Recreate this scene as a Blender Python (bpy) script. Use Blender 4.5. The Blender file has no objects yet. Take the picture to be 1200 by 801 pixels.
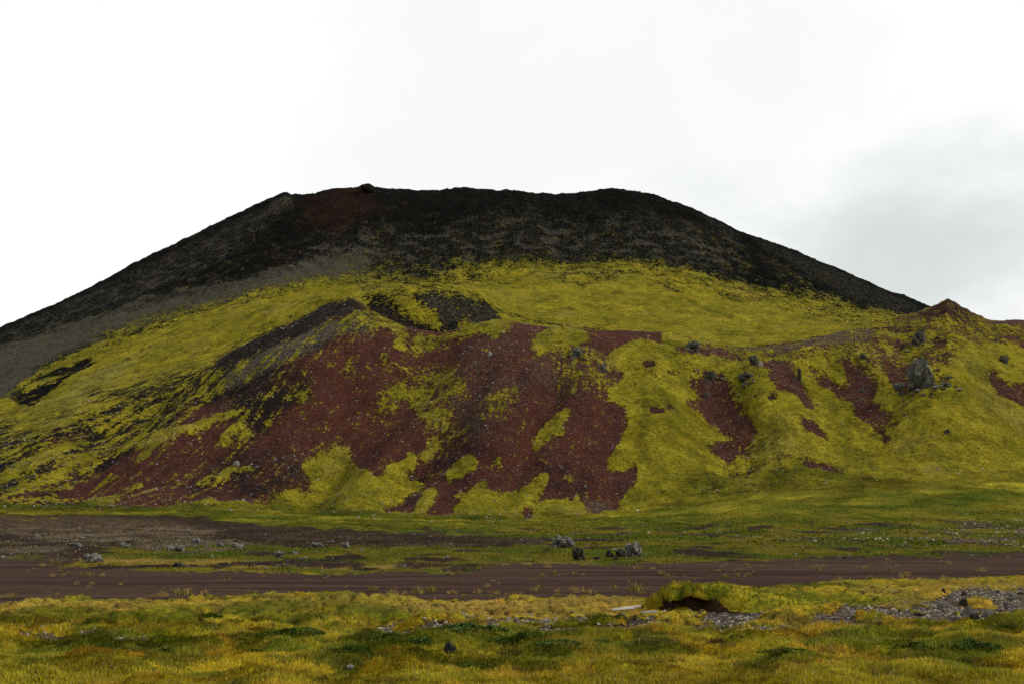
import bpy, bmesh, math, random
import numpy as np
from mathutils import Vector, noise as mnoise

random.seed(7)
RNG = np.random.default_rng(11)
scene = bpy.context.scene
COL = scene.collection

# ------------------------------------------------------------------ camera
W, H, F = 1200.0, 801.0, 1667.0            # photograph size, focal length in its pixels (50 mm on full frame)
CAMZ = 2.5
PITCH = math.atan(184.5 / F)
cp, sp = math.cos(PITCH), math.sin(PITCH)
cam_data = bpy.data.cameras.new("camera")
cam_data.sensor_width = 36.0
cam_data.lens = F * 36.0 / W
cam_data.clip_start = 0.1
cam_data.clip_end = 30000
cam = bpy.data.objects.new("camera", cam_data)
COL.objects.link(cam)
cam.location = (0, 0, CAMZ)
cam.rotation_euler = (math.pi / 2 + PITCH, 0, 0)
scene.camera = cam


def elev(py):
    """slope of the sight line through photo row py"""
    return np.tan(PITCH + np.arctan((H / 2 - np.asarray(py, float)) / F))


def azim(px, py):
    x = (np.asarray(px, float) - W / 2) / F
    y = (H / 2 - np.asarray(py, float)) / F
    return x / (cp - y * sp)


# ------------------------------------------------------------------ noise
_pr = np.random.default_rng(3)
PERM = _pr.permutation(4096)
ANG = _pr.random(4096) * 2 * np.pi
GX, GY = np.cos(ANG), np.sin(ANG)


def perlin(x, y, seed=0):
    x = np.asarray(x, float) + seed * 17.31
    y = np.asarray(y, float) + seed * 9.77
    xi = np.floor(x).astype(np.int64); yi = np.floor(y).astype(np.int64)
    fx = x - xi; fy = y - yi
    u = fx * fx * fx * (fx * (fx * 6 - 15) + 10); v = fy * fy * fy * (fy * (fy * 6 - 15) + 10)

    def g(ix, iy, dx, dy):
        h = PERM[(ix + PERM[iy & 4095]) & 4095]
        return GX[h] * dx + GY[h] * dy
    a = g(xi, yi, fx, fy); b = g(xi + 1, yi, fx - 1, fy)
    c = g(xi, yi + 1, fx, fy - 1); d = g(xi + 1, yi + 1, fx - 1, fy - 1)
    return ((a + u * (b - a)) * (1 - v) + (c + u * (d - c)) * v) * 1.4


def fbm(x, y, octv=4, seed=0, gain=0.5):
    s = 0; amp = 1; f = 1
    for k in range(octv):
        s = s + amp * perlin(x * f, y * f, seed + k * 3)
        amp *= gain; f *= 2.03
    return s


def sstep(a, b, x):
    t = np.clip((x - a) / (b - a), 0, 1)
    return t * t * (3 - 2 * t)


def pchip_slopes(x, y):
    h = np.diff(x, axis=0); d = np.diff(y, axis=0) / h
    m = np.zeros_like(y)
    m[0] = d[0]; m[-1] = d[-1]
    w1 = 2 * h[1:] + h[:-1]; w2 = h[1:] + 2 * h[:-1]
    ok = d[:-1] * d[1:] > 0
    with np.errstate(divide='ignore', invalid='ignore'):
        mm = (w1 + w2) / (w1 / d[:-1] + w2 / d[1:])
    m[1:-1] = np.where(ok, mm, 0)
    return m


def pchip1(xk, yk, x):
    xk = np.asarray(xk, float); yk = np.asarray(yk, float)
    m = pchip_slopes(xk, yk)
    x = np.clip(x, xk[0], xk[-1])
    i = np.clip(np.searchsorted(xk, x) - 1, 0, len(xk) - 2)
    h = xk[i + 1] - xk[i]; t = (x - xk[i]) / h
    return ((2 * t**3 - 3 * t**2 + 1) * yk[i] + (t**3 - 2 * t**2 + t) * h * m[i]
            + (-2 * t**3 + 3 * t**2) * yk[i + 1] + (t**3 - t**2) * h * m[i + 1])


# ------------------------------------------------------------------ terrain: ridge lines traced as image pixels (column, row) with a chosen distance in metres
APRON = [(-300, 600, 190), (0, 597, 190), (150, 598, 190), (300, 601, 190), (450, 604, 188), (550, 608, 186), (620, 609, 186), (720, 602, 188),
         (800, 592, 190), (900, 577, 192), (1000, 567, 194), (1100, 561, 195), (1200, 560, 196), (1500, 565, 196)]
CREST = [(-300, 575, 225), (-120, 548, 232), (0, 520, 240), (130, 472, 255), (255, 427, 265), (330, 387, 272), (380, 360, 278), (410, 350, 281), (424, 357, 279), (437, 367, 277),
         (451, 374, 275), (473, 384, 272), (492, 390, 270), (514, 393, 268), (532, 390, 267), (552, 384, 267), (590, 377, 268), (640, 384, 268), (700, 388, 268), (780, 391, 266),
         (815, 400, 263), (860, 409, 262), (890, 408, 263), (930, 402, 265), (980, 391, 268), (1010, 385, 270), (1050, 375, 275), (1080, 365, 280),
         (1095, 359, 283), (1105, 354, 284), (1110, 351, 284), (1115, 354, 284), (1126, 360, 284), (1150, 372, 282), (1165, 376, 282), (1200, 375, 285), (1300, 385, 290), (1500, 430, 290)]
VALLEY = [(-300, 570, 250), (-120, 535, 258), (0, 495, 268), (130, 446, 284), (255, 410, 294), (330, 384, 297), (380, 363, 298), (410, 357, 297), (425, 364, 292), (440, 380, 288),
          (470, 399, 285), (500, 410, 283), (525, 416, 282), (555, 408, 282), (590, 388, 286), (640, 387, 290), (700, 390, 290), (780, 391, 289),
          (860, 408, 286), (930, 401, 288), (1010, 386, 292), (1080, 374, 300), (1110, 382, 304), (1165, 400, 304), (1200, 405, 304), (1500, 450, 304)]
RIM = [(-300, 560, 270), (0, 480, 292), (130, 432, 304), (255, 390, 312), (330, 362, 314), (400, 345, 310), (435, 344, 308), (480, 341, 306), (530, 343, 307),
       (560, 352, 306), (590, 374, 304), (620, 379, 308), (700, 379, 312), (780, 383, 312), (860, 398, 308), (930, 393, 308), (1010, 381, 312),
       (1080, 376, 320), (1200, 410, 320), (1500, 460, 320)]
BASE = [(-300, 552, 300), (0, 458, 320), (100, 420, 335), (200, 385, 350), (320, 345, 365), (440, 332, 375), (540, 334, 380), (620, 319, 385), (700, 312, 390),
        (800, 320, 390), (900, 342, 385), (1000, 366, 375), (1080, 379, 365), (1200, 412, 350), (1500, 470, 340)]
SUMMIT = [(-500, 580, 430), (-250, 500, 446), (-100, 434, 452), (0, 388, 455), (60, 362, 455), (120, 333, 455), (180, 302, 455), (240, 272, 455), (300, 244, 455),
          (322, 233, 455), (333, 230, 455), (344, 233, 455), (360, 233, 455), (395, 224, 455), (418, 223, 455), (424, 220, 455), (432, 219, 455),
          (440, 223, 455), (470, 225, 455), (500, 226, 455), (540, 223, 455), (590, 225, 455), (625, 229, 455), (660, 230, 455), (695, 227, 455),
          (715, 225, 455), (740, 227, 455), (780, 237, 455), (820, 252, 455), (870, 274, 455), (920, 293, 455), (970, 315, 455), (1020, 337, 455),
          (1060, 354, 455), (1080, 363, 455), (1120, 383, 455), (1200, 425, 452), (1350, 500, 446), (1600, 570, 430)]

core = np.arange(-0.405, 0.4051, 0.00072)
side = 0.405 + np.cumsum(np.linspace(0.001, 0.03, 45))
A = np.concatenate([-side[::-1], core, side])
NC = len(A)


def curve(pts):
    p = np.array(pts, float)
    a = azim(p[:, 0], p[:, 1])
    py = pchip1(a, p[:, 1], A); Y = pchip1(a, p[:, 2], A)
    return Y, CAMZ + elev(py) * Y


one = np.ones(NC)
kn = [(60 * one, 0 * one), (85 * one, 0 * one)] + [curve(c) for c in (APRON, CREST, VALLEY, RIM, BASE, SUMMIT)]
sY, sZ = kn[-1]
kn += [(sY + 55, sZ - np.minimum(9, sZ * .3)), (sY + 330, 0 * one - 0.5), (sY + 420, 0 * one - 0.5)]
KY = np.array([k[0] for k in kn]); KZ = np.array([k[1] for k in kn])
KM = pchip_slopes(KY, KZ)
_k = np.exp(-np.linspace(-2.5, 2.5, 91) ** 2); _k /= _k.sum()
KM = np.array([np.convolve(np.pad(m_, 45, mode='edge'), _k, mode='valid') for m_ in KM])

rowsY, rowsZ, seg = [], [], []
near_py = np.arange(980, 634, -0.72)
for py in near_py:
    rowsY.append(-CAMZ / elev(py) * one); rowsZ.append(0 * one)
R_A0 = len(rowsY)
counts = {1: 150, 2: 320, 3: 12, 4: 34, 5: 90, 6: 200, 7: 14, 8: 14, 9: 2}
ends = {}
for k in range(1, 10):
    n = counts[k]
    for i in range(n):
        t = (i + (1 if k == 9 and i == n - 1 else 0)) / n
        if k == 7:
            t = t ** 1.6
        h = KY[k + 1] - KY[k]
        Y = KY[k] + t * h
        Z = ((2 * t**3 - 3 * t**2 + 1) * KZ[k] + (t**3 - 2 * t**2 + t) * h * KM[k]
             + (-2 * t**3 + 3 * t**2) * KZ[k + 1] + (t**3 - t**2) * h * KM[k + 1])
        rowsY.append(Y); rowsZ.append(Z)
    ends[k] = len(rowsY)
R_A1, R_F, R_V, R_RIM, R_B, R_M = ends[1], ends[2], ends[3], ends[4], ends[5], ends[6]
GYY = np.array(rowsY); GZ = np.array(rowsZ)
NR = GYY.shape[0]
GXX = GYY * A[None, :]
ROW = np.arange(NR)[:, None] * np.ones((1, NC))
CIX = np.arange(NC)[None, :] * np.ones((NR, 1))


def ramp_rows(r0, r1, r2, r3):
    r = np.arange(NR)
    return (np.clip((r - r0) / max(r1 - r0, 1), 0, 1) * np.clip((r3 - r) / max(r3 - r2, 1), 0, 1))[:, None]


# fan of fall lines in plan (metres), about centres fitted to streak directions in the image
def fan(x0, y0):
    dx = GXX - x0; dy = y0 - GYY
    return np.arctan2(dx, np.maximum(dy, 1)) * 150, np.hypot(dx, dy)


uF, vF = fan(25, 397)
uM, vM = fan(-8, 560)
wm = ramp_rows(R_V, R_B, NR, NR + 1)
FU = np.where(wm > 0.5, uM, uF); FV = np.where(wm > 0.5, vM, vF)

# broad swells and gullies
w_front = ramp_rows(R_A1 - 10, R_A1 + 120, R_F - 60, R_F + 4)
w_back = ramp_rows(R_RIM, R_B, R_M - 50, R_M)
GZ += w_front * (1.0 * fbm(GXX / 26, GYY / 26, 3, 5) + 1.1 * fbm(uF / 16, vF / 90, 3, 9))
GZ += w_back * (1.3 * fbm(GXX / 40, GYY / 40, 3, 15) + 1.0 * fbm(uM / 11, vM / 70, 3, 19))
BASE_E = (GZ - CAMZ) / GYY

# ------------------------------------------------------------------ ground cover: outlines laid on the surface
E_MAX = np.maximum.accumulate(BASE_E, axis=0)


def locate(px, py, zone='front'):
    """photo point -> (row, column) of the surface there"""
    a = float(azim(px, py)); e = float(elev(py))
    c = float(np.interp(a, A, np.arange(NC)))
    ci = int(round(c))
    r0, r1 = {'front': (0, R_F), 'back': (R_V, R_M), 'all': (0, R_M)}[zone]
    colm = BASE_E[r0:r1 + 1, ci]
    k = int(np.argmax(colm >= e)) if (colm >= e).any() else len(colm) - 1
    if k == 0:
        return float(r0), c
    f = (e - colm[k - 1]) / max(colm[k] - colm[k - 1], 1e-9)
    return r0 + k - 1 + min(max(f, 0), 1), c


WARP_R = 2.6 * fbm(CIX / 14, ROW / 14, 3, 41) + 1.2 * perlin(CIX / 3.3, ROW / 3.3, 47)
WARP_C = 3.2 * fbm(CIX / 14, ROW / 14, 3, 43) + 1.3 * perlin(CIX / 3.3, ROW / 3.3, 49)


def blur(m, n):
    n = int(n)
    if n < 1:
        return m
    for ax in (0, 1):
        for _ in range(2):
            p = np.pad(m, [(n + 1, n) if i == ax else (0, 0) for i in (0, 1)], mode='edge')
            c = np.cumsum(p, axis=ax)
            k = 2 * n + 1
            m = (np.take(c, range(k, c.shape[ax]), axis=ax) - np.take(c, range(0, c.shape[ax] - k), axis=ax)) / k
    return m


def poly_mask(pts, zone='front', soft=1, warp=1.0):
    """returns (slice, mask) over the bounding box of the outline on the terrain grid"""
    d = []
    for (x0, y0), (x1, y1) in zip(pts, pts[1:] + pts[:1]):
        n = max(1, int(math.hypot(x1 - x0, y1 - y0) / 9))
        d += [(x0 + (x1 - x0) * i / n, y0 + (y1 - y0) * i / n) for i in range(n)]
    q = np.array([locate(x, y, zone) for x, y in d])
    pad = 3 * int(soft) + 8
    ra, rb = max(0, int(q[:, 0].min()) - pad), min(NR, int(q[:, 0].max()) + pad + 2)
    ca, cb = max(0, int(q[:, 1].min()) - pad), min(NC, int(q[:, 1].max()) + pad + 2)
    rr = ROW[ra:rb, ca:cb] + warp * WARP_R[ra:rb, ca:cb]
    cc = CIX[ra:rb, ca:cb] + warp * WARP_C[ra:rb, ca:cb]
    inside = np.zeros(rr.shape, bool)
    n = len(q)
    for i in range(n):
        r0, c0 = q[i]; r1, c1 = q[(i + 1) % n]
        if r0 == r1:
            continue
        cond = (r0 > rr) != (r1 > rr)
        inside ^= cond & (cc < (c1 - c0) * (rr - r0) / (r1 - r0) + c0)
    return (slice(ra, rb), slice(ca, cb)), blur(inside.astype(float), soft)


def put(field, pts, val=1.0, soft=1, zone='front', warp=1.0, org=None):
    soft = max(1, soft) + (1 if field is VEG else 0); warp *= .8
    if org:
        ox, oy, s = org
        pts = [(ox + x / s, oy + y / s) for x, y in pts]
    sl, m = poly_mask(pts, zone, soft, warp)
    field[sl] = field[sl] * (1 - m) + val * m


def ell(cx, cy, rx, ry, n=14):
    return [(cx + rx * math.cos(2 * math.pi * i / n), cy + ry * math.sin(2 * math.pi * i / n)) for i in range(n)]


# broad lobes and gullies of the front face (metres)
BUMP = np.zeros((NR, NC))


def lobe(pts, h, soft):
    sl, m = poly_mask(pts, 'front', soft, .6)
    BUMP[sl] += h * m


lobe([(515, 398), (540, 398), (500, 450), (430, 520), (370, 592), (310, 592), (390, 500), (460, 440)], -3.2, 14)
lobe([(600, 400), (740, 400), (745, 520), (700, 590), (560, 590), (540, 500)], 2.6, 26)
lobe([(560, 450), (585, 450), (520, 520), (470, 590), (440, 590), (500, 510)], -1.6, 10)
lobe([(640, 470), (670, 470), (640, 530), (600, 600), (580, 600), (610, 540)], -1.5, 9)
lobe([(745, 420), (800, 420), (800, 500), (770, 590), (740, 590), (755, 500)], 1.6, 16)
lobe([(800, 440), (860, 440), (890, 540), (850, 560), (820, 520)], -1.8, 14)
lobe([(870, 430), (920, 430), (960, 520), (920, 530)], 1.2, 12)
lobe([(940, 430), (1010, 420), (1050, 520), (990, 520)], -1.6, 14)
lobe([(1060, 420), (1150, 420), (1200, 520), (1090, 540)], 2.4, 24)
lobe([(250, 432), (330, 392), (405, 352), (425, 358), (360, 392), (280, 436)], .8, 8)
lobe([(250, 440), (420, 370), (440, 400), (330, 480), (180, 560), (120, 540)], 2.6, 22)
lobe([(100, 500), (250, 450), (300, 470), (200, 560), (60, 590)], -1.6, 16)
GZ += 1.55 * BUMP
BASE_E = (GZ - CAMZ) / GYY

VEG = np.zeros((NR, NC)); RED = np.zeros((NR, NC)); TAN = np.zeros((NR, NC)); GREEN = np.zeros((NR, NC)); SPK = np.zeros((NR, NC))
STRK = np.zeros((NR, NC))                      # how streaky the cover is
S3 = 2.9675
c1, c2, c3, c4, c5, c6 = (0, 200, S3), (400, 200, S3), (800, 200, S3), (0, 400, S3), (400, 400, S3), (800, 400, S3)

# --- front hill: red scoria by default
fr = slice(R_A1 - 14, R_V)
RED[fr] = 0.88; TAN[fr] = 0.10; SPK[fr] = 1.0
VEG[fr] = 0.17
# left flank: dark, streaked with moss
put(VEG, [(-400, 640), (-400, 430), (0, 430), (150, 420), (255, 420), (300, 400), (330, 410), (300, 440), (230, 480), (100, 560), (40, 600)], .44, 8, 'all')
put(RED, [(-400, 640), (-400, 430), (0, 430), (255, 410), (420, 340), (430, 350), (330, 440), (200, 500), (60, 585), (40, 600)], .15, 6, 'all')
put(STRK, [(-400, 640), (-400, 400), (0, 400), (255, 400), (420, 340), (440, 370), (330, 480), (250, 600), (40, 610)], 1, 10, 'all')
put(RED, [(880, 150), (1080, 100), (1100, 180), (1000, 240), (900, 330), (850, 400), (760, 450), (700, 430), (860, 350), (880, 300), (760, 260)], .08, 6, org=c4)
put(RED, [(850, 400), (1000, 380), (1100, 500), (960, 560), (760, 520), (640, 540), (700, 460)], .3, 10, org=c4)
for pl in ([(430, 480), (520, 410), (680, 350), (760, 370), (760, 420), (620, 440), (500, 500), (400, 560), (300, 560)], [(150, 350), (260, 320), (330, 330), (180, 380)],
           [(220, 420), (330, 380), (420, 370), (300, 440), (200, 500), (80, 570), (0, 600), (0, 560)], [(640, 230), (740, 215), (700, 260), (600, 300)]):
    put(RED, pl, .85, 6, org=c4)
for pl in ([(370, 390), (500, 320), (640, 290), (800, 240), (870, 230), (830, 260), (700, 300), (600, 350), (490, 410), (455, 415), (540, 370)],
           [(760, 330), (830, 290), (880, 310), (860, 350), (780, 362)], [(-60, 580), (0, 545), (60, 500), (160, 460), (230, 430), (330, 380), (345, 395), (200, 475), (100, 515), (0, 565)],
           [(670, 490), (760, 450), (890, 430), (880, 447), (780, 472), (700, 502)], [(240, 585), (330, 550), (412, 540), (410, 556), (320, 585)],
           [(330, 500), (380, 470), (422, 458), (360, 505)], [(450, 515), (480, 495), (500, 500), (475, 522)], [(590, 500), (615, 480), (622, 490)],
           [(0, 470), (120, 400), (250, 350), (320, 335), (200, 400), (80, 460), (0, 500)],
           [(340, 320), (420, 270), (540, 230), (660, 190), (540, 250), (430, 300)], [(60, 350), (160, 300), (300, 240), (420, 200), (300, 260), (150, 330)],
           [(150, 545), (205, 520), (190, 540), (160, 552)], [(570, 460), (605, 440), (600, 455)], ell(1045, 190, 26, 15), ell(930, 286, 22, 12), ell(1160, 140, 12, 8)):
    put(VEG, pl, .86, 2, org=c4)
put(VEG, [(1040, 450), (1070, 420), (1100, 380), (1150, 365), (1187, 350), (1250, 470), (1200, 600), (1100, 575), (950, 570), (945, 540), (1010, 510), (1100, 525), (1080, 490)], .85, 3, org=c4)
put(TAN, [(1010, 380), (1090, 340), (1187, 350), (1100, 520), (940, 460)], .4, 10, org=c4)
# gravel rib on the left spur: dark crest, paler scree below it
h2 = (0, 200, 2.0)
put(TAN, [(560, 410), (650, 350), (740, 308), (800, 285), (830, 300), (740, 330), (640, 380), (560, 430)], .45, 4, 'all', org=h2)
put(VEG, [(560, 410), (650, 350), (740, 308), (800, 285), (830, 300), (740, 330), (640, 380), (560, 430)], .45, 4, 'all', org=h2)
RIBD = [(500, 452), (560, 412), (640, 372), (720, 327), (800, 294), (845, 300), (835, 330), (780, 345), (700, 377), (620, 412), (540, 457), (500, 472)]
RIBT = [(540, 460), (640, 410), (760, 358), (850, 332), (900, 372), (870, 382), (800, 387), (720, 422), (640, 462), (560, 502), (490, 525)]
put(TAN, RIBT, .75, 5, 'all', org=h2); put(VEG, RIBT, .3, 5, 'all', org=h2); put(RED, RIBT, .15, 5, 'all', org=h2)
put(TAN, RIBD, .22, 3, 'all', org=h2); put(VEG, RIBD, .02, 3, 'all', org=h2); put(RED, RIBD, .0, 3, 'all', org=h2); put(STRK, RIBD, .3, 4, 'all', org=h2)
# moss on the red face
put(RED, [(500, 240), (560, 330), (470, 400), (300, 480), (250, 560), (200, 560), (280, 450), (400, 340), (440, 250)], .38, 8, org=c5)
put(RED, [(700, 380), (860, 420), (900, 560), (760, 540), (640, 450)], .55, 8, org=c5)
put(TAN, [(840, 540), (930, 560), (960, 590), (860, 600)], .6, 3, org=c5)
put(VEG, [(95, 235), (110, 215), (150, 190), (170, 140), (230, 115), (300, 95), (370, 85), (420, 110), (440, 160), (400, 200), (390, 250), (370, 290), (440, 300), (440, 320), (400, 345), (370, 380), (350, 360), (300, 300), (260, 230), (220, 205), (160, 240), (120, 250)], .53, 5, org=c5)
put(TAN, [(230, 110), (370, 80), (640, 110), (650, 190), (560, 270), (520, 330), (440, 340), (380, 300), (330, 200)], .42, 8, org=c5)
put(VEG, [(480, 180), (640, 120), (650, 160), (560, 260), (480, 280)], .36, 5, org=c5)
put(VEG, [(95, 240), (110, 222), (170, 175), (240, 150), (270, 200), (300, 250), (330, 300), (300, 300), (255, 228), (220, 203), (160, 240), (120, 250)], .76, 3, org=c5)
put(VEG, [(510, 215), (560, 190), (640, 130), (655, 150), (600, 185), (560, 230), (520, 250)], .62, 3, org=c5)
for pl in ([(665, 370), (680, 330), (700, 300), (740, 260), (790, 230), (800, 250), (770, 290), (740, 320), (710, 350), (680, 378)], ell(755, 315, 20, 16), ell(543, 408, 16, 14), ell(795, 490, 6, 15),
           [(360, 480), (365, 455), (390, 420), (430, 400), (470, 395), (475, 420), (450, 450), (410, 475), (380, 490)],
           [(-40, 450), (60, 445), (130, 470), (180, 430), (250, 385), (265, 400), (255, 440), (215, 475), (275, 490), (285, 510), (225, 545), (150, 590), (140, 600), (130, 640), (-40, 640)],
           [(290, 520), (330, 505), (320, 550), (300, 575), (285, 640), (240, 640), (255, 575)],
           [(398, 640), (390, 585), (420, 550), (455, 510), (480, 485), (500, 490), (510, 520), (550, 530), (610, 525), (650, 500), (690, 460), (720, 455), (725, 480), (700, 520), (670, 560), (640, 575), (632, 600), (620, 640)],
           [(660, 640), (660, 600), (665, 575), (700, 555), (740, 550), (780, 540), (790, 560), (830, 530), (845, 560), (850, 590), (850, 640)], [(390, 545), (410, 520), (430, 518), (425, 535), (400, 552)],
           [(270, 400), (330, 340), (350, 360), (300, 420)]):
    put(VEG, pl, .95, 1, org=c5)
put(VEG, [(660, 590), (690, 560), (740, 545), (800, 550), (850, 560), (870, 590), (820, 610), (780, 620), (760, 640), (720, 630), (690, 650), (670, 640)], .8, 2, org=c2)
put(VEG, [(720, 640), (800, 610), (900, 620), (940, 650), (930, 700), (960, 720), (940, 790), (880, 760), (820, 790), (740, 770), (740, 700)], .45, 5, org=c2)
put(TAN, [(640, 640), (800, 610), (960, 640), (990, 730), (900, 760), (820, 800), (700, 780), (640, 700)], .45, 8, org=c2)
put(VEG, [(180, 590), (210, 585), (235, 600), (210, 628), (185, 622)], .9, 1, org=c2)
put(VEG, [(255, 570), (330, 575), (400, 560), (450, 535), (560, 520), (600, 530), (600, 560), (540, 580), (480, 570), (400, 590), (340, 610), (260, 645), (240, 620)], .72, 3, org=c2)
put(VEG, [(60, 490), (130, 470), (170, 520), (250, 560), (230, 590), (130, 550), (60, 545), (0, 560), (0, 530)], .62, 3, org=c2)
for p in (ell(90, 680, 7, 22), ell(30, 690, 16, 16), ell(150, 655, 22, 22), ell(40, 640, 12, 8)):
    put(VEG, p, .75, 2, org=c2)
put(TAN, [(330, 560), (470, 560), (600, 560), (640, 600), (560, 680), (430, 760), (300, 780), (330, 690), (430, 620)], .36, 9, org=c2)
# right half: continuous moss with red scars
RM = [(780, 380), (774, 404), (757, 399), (737, 402), (720, 409), (715, 419), (725, 429), (732, 443), (717, 455)]
RM += [(400 + x / S3, 400 + y / S3) for x, y in [(940, 165), (935, 200), (1000, 240), (985, 330), (960, 370), (930, 410), (930, 445), (960, 455), (1015, 422), (1035, 440), (1030, 490), (1000, 520), (970, 560), (955, 595), (850, 600)]]
RM += [(690, 640), (1700, 640), (1700, 400), (1300, 378), (1200, 366), (1110, 345), (1050, 370), (1000, 380), (900, 402), (850, 400), (800, 385)]
put(VEG, RM, .97, 1)
put(SPK, RM, .24, 2)
SHOULDER = [(800, 398), (880, 404), (1000, 380), (1080, 362), (1110, 345), (1240, 368), (1240, 410), (1140, 408), (1110, 440), (1060, 448), (1000, 425), (900, 428), (820, 420)]
put(VEG, SHOULDER, .57, 7); put(TAN, SHOULDER, .5, 7); put(SPK, SHOULDER, .6, 6)
for p in ([(880, 430), (960, 425), (1060, 450), (1060, 500), (980, 480), (900, 470)], [(700, 420), (800, 400), (830, 440), (760, 450)]):
    put(VEG, p, .8, 8)
put(SPK, [(820, 520), (900, 500), (1000, 540), (1100, 545), (1240, 560), (1240, 600), (1000, 570), (860, 590), (800, 580)], .6, 8)
put(VEG, [(820, 520), (900, 500), (960, 545), (1060, 555), (1000, 570), (860, 585), (800, 580)], .74, 10)
RED_SCARS = [
    [(10, 145), (70, 130), (75, 110), (140, 105), (155, 130), (170, 170), (200, 230), (250, 290), (265, 330), (230, 360), (240, 420), (262, 468), (240, 455), (215, 400), (190, 395), (185, 415), (150, 420), (100, 370), (110, 345), (150, 340), (180, 350), (120, 310), (90, 290), (50, 250), (10, 230), (5, 210), (50, 190), (40, 170)],
    [(-40, 22), (30, 20), (110, 20), (180, 50), (230, 80), (130, 58), (60, 42), (-20, 40)],
    [(265, 75), (330, 65), (390, 85), (400, 120), (420, 160), (460, 215), (465, 235), (430, 240), (400, 190), (380, 180), (330, 175), (310, 140), (290, 100)],
    [(395, 265), (430, 260), (460, 290), (490, 320), (520, 350), (470, 330), (430, 310), (410, 290)],
    [(420, 80), (460, 90), (520, 140), (570, 175), (575, 130), (545, 60), (570, 55), (600, 90), (660, 115), (680, 130), (685, 160), (665, 170), (665, 210), (690, 230), (740, 270), (780, 315), (770, 325), (720, 280), (700, 290), (720, 330), (738, 378), (700, 350), (660, 300), (600, 265), (595, 225), (540, 195), (480, 150)],
    [(635, -30), (650, -50), (670, 0), (700, 40), (740, 90), (795, 175), (770, 195), (735, 170), (700, 90), (660, 20)], [(735, -10), (765, 10), (755, 50), (725, 70), (735, 40)],
    [(865, -10), (920, 12), (890, 22), (860, 8)], [(850, 20), (940, 90), (930, 97), (880, 60)], [(880, 90), (918, 150), (880, 142)], [(770, 60), (800, 75), (790, 110), (765, 90)],
    [(1050, 110), (1075, 95), (1120, 140), (1187, 150), (1260, 170), (1400, 200), (1400, 300), (1260, 240), (1180, 225), (1120, 200), (1080, 170)],
    [(418, 408), (460, 415), (520, 435), (570, 450), (565, 457), (490, 447), (430, 430)], [(215, 185), (260, 190), (305, 240), (270, 218)],
    [(975, -30), (1010, -40), (1010, -15), (985, -10)], [(1060, -60), (1110, -50), (1187, 0), (1260, 50), (1250, 70), (1150, 10)]]
for s in RED_SCARS:
    put(VEG, s, .16, 2, org=c6); put(RED, s, .8, 1, org=c6); put(TAN, s, .26, 2, org=c6); put(SPK, s, .9, 1, org=c6)
put(VEG, ell(1140, 150, 16, 8), .9, 1, org=c6)
put(VEG, [(250, 300), (330, 310), (320, 345), (260, 350)], .55, 4, org=c6)
for cx, cy, rx, ry in ((770, 482, 11, 4), (760, 427, 7, 3), (770, 440, 5, 2), (783, 478, 4, 4), (742, 452, 5, 2), (790, 437, 9, 2), (905, 466, 6, 3)):   # small torn scars in the moss
    put(VEG, ell(cx, cy, rx, ry), .0, 1); put(RED, ell(cx, cy, rx, ry), .45, 1)
# peak on the right: reddish, patchy moss
put(VEG, [(1060, 372), (1085, 360), (1110, 350), (1140, 362), (1165, 374), (1210, 372), (1260, 380), (1230, 395), (1180, 392), (1150, 385), (1130, 392), (1090, 395), (1050, 390)], .5, 3)
put(VEG, [(1092, 357), (1110, 349), (1128, 357), (1122, 366), (1100, 364)], .12, 2)
PEAK = [(1075, 366), (1095, 355), (1110, 346), (1130, 358), (1160, 374), (1130, 380), (1090, 378)]
put(TAN, PEAK, .06, 3); put(RED, PEAK, .5, 3); put(VEG, PEAK, .34, 4)
put(VEG, [(1150, 374), (1165, 372), (1250, 372), (1260, 384), (1160, 380)], .25, 2)
put(TAN, [(200, 620), (300, 590), (420, 565), (540, 552), (650, 545), (650, 590), (540, 600), (400, 620), (300, 630)], .7, 4, org=c3)
put(VEG, [(200, 622), (300, 590), (420, 568), (540, 552), (650, 545), (650, 590), (540, 600), (400, 620), (300, 632)], .34, 4, org=c3)
# green concave apron
put(GREEN, [(-400, 600), (0, 590), (150, 592), (300, 592), (330, 590), (420, 600), (560, 606), (700, 606), (760, 600), (830, 580), (860, 560), (940, 545), (1000, 560), (1100, 565), (1210, 575), (1500, 580), (1500, 660), (-400, 660)], .85, 6)
put(GREEN, [(800, 560), (880, 555), (1000, 560), (980, 600), (850, 605), (780, 600)], .6, 10)
put(VEG, [(-400, 596), (0, 592), (120, 595), (180, 594), (240, 588), (300, 590), (400, 596), (540, 606), (640, 610), (720, 604), (720, 640), (-400, 640)], .92, 2)

# --- saddle and mountain
bk = slice(R_V, NR)
RED[bk] = 0.02; VEG[bk] = 0.0; SPK[bk] = .25
wmr = ramp_rows(R_RIM, R_B, NR, NR + 1)[:, 0]
MOSSLINE = [(-400, 560), (0, 480), (60, 425), (110, 402), (175, 383), (250, 363), (310, 345), (365, 333), (400, 331), (420, 328), (444, 318), (467, 328), (491, 335), (518, 331), (528, 318), (552, 315), (568, 308), (599, 301), (629, 304), (653, 315), (686, 318), (720, 311), (750, 304), (800, 318),
            (840, 318), (867, 328), (900, 341), (928, 345), (955, 355), (975, 355), (1002, 368), (1043, 375), (1080, 385), (1700, 420)]
put(VEG, MOSSLINE + [(1700, 700), (-400, 700)], .92, 4, 'back')
low = [(x, y + 14) for x, y in MOSSLINE]; upp = [(x, y - 26) for x, y in MOSSLINE]
put(VEG, [(x, y - 12) for x, y in MOSSLINE if x > 100] + [(x, y + (22 if x > 360 else 8)) for x, y in MOSSLINE[::-1] if x > 100], .60, 7, 'back')
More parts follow.
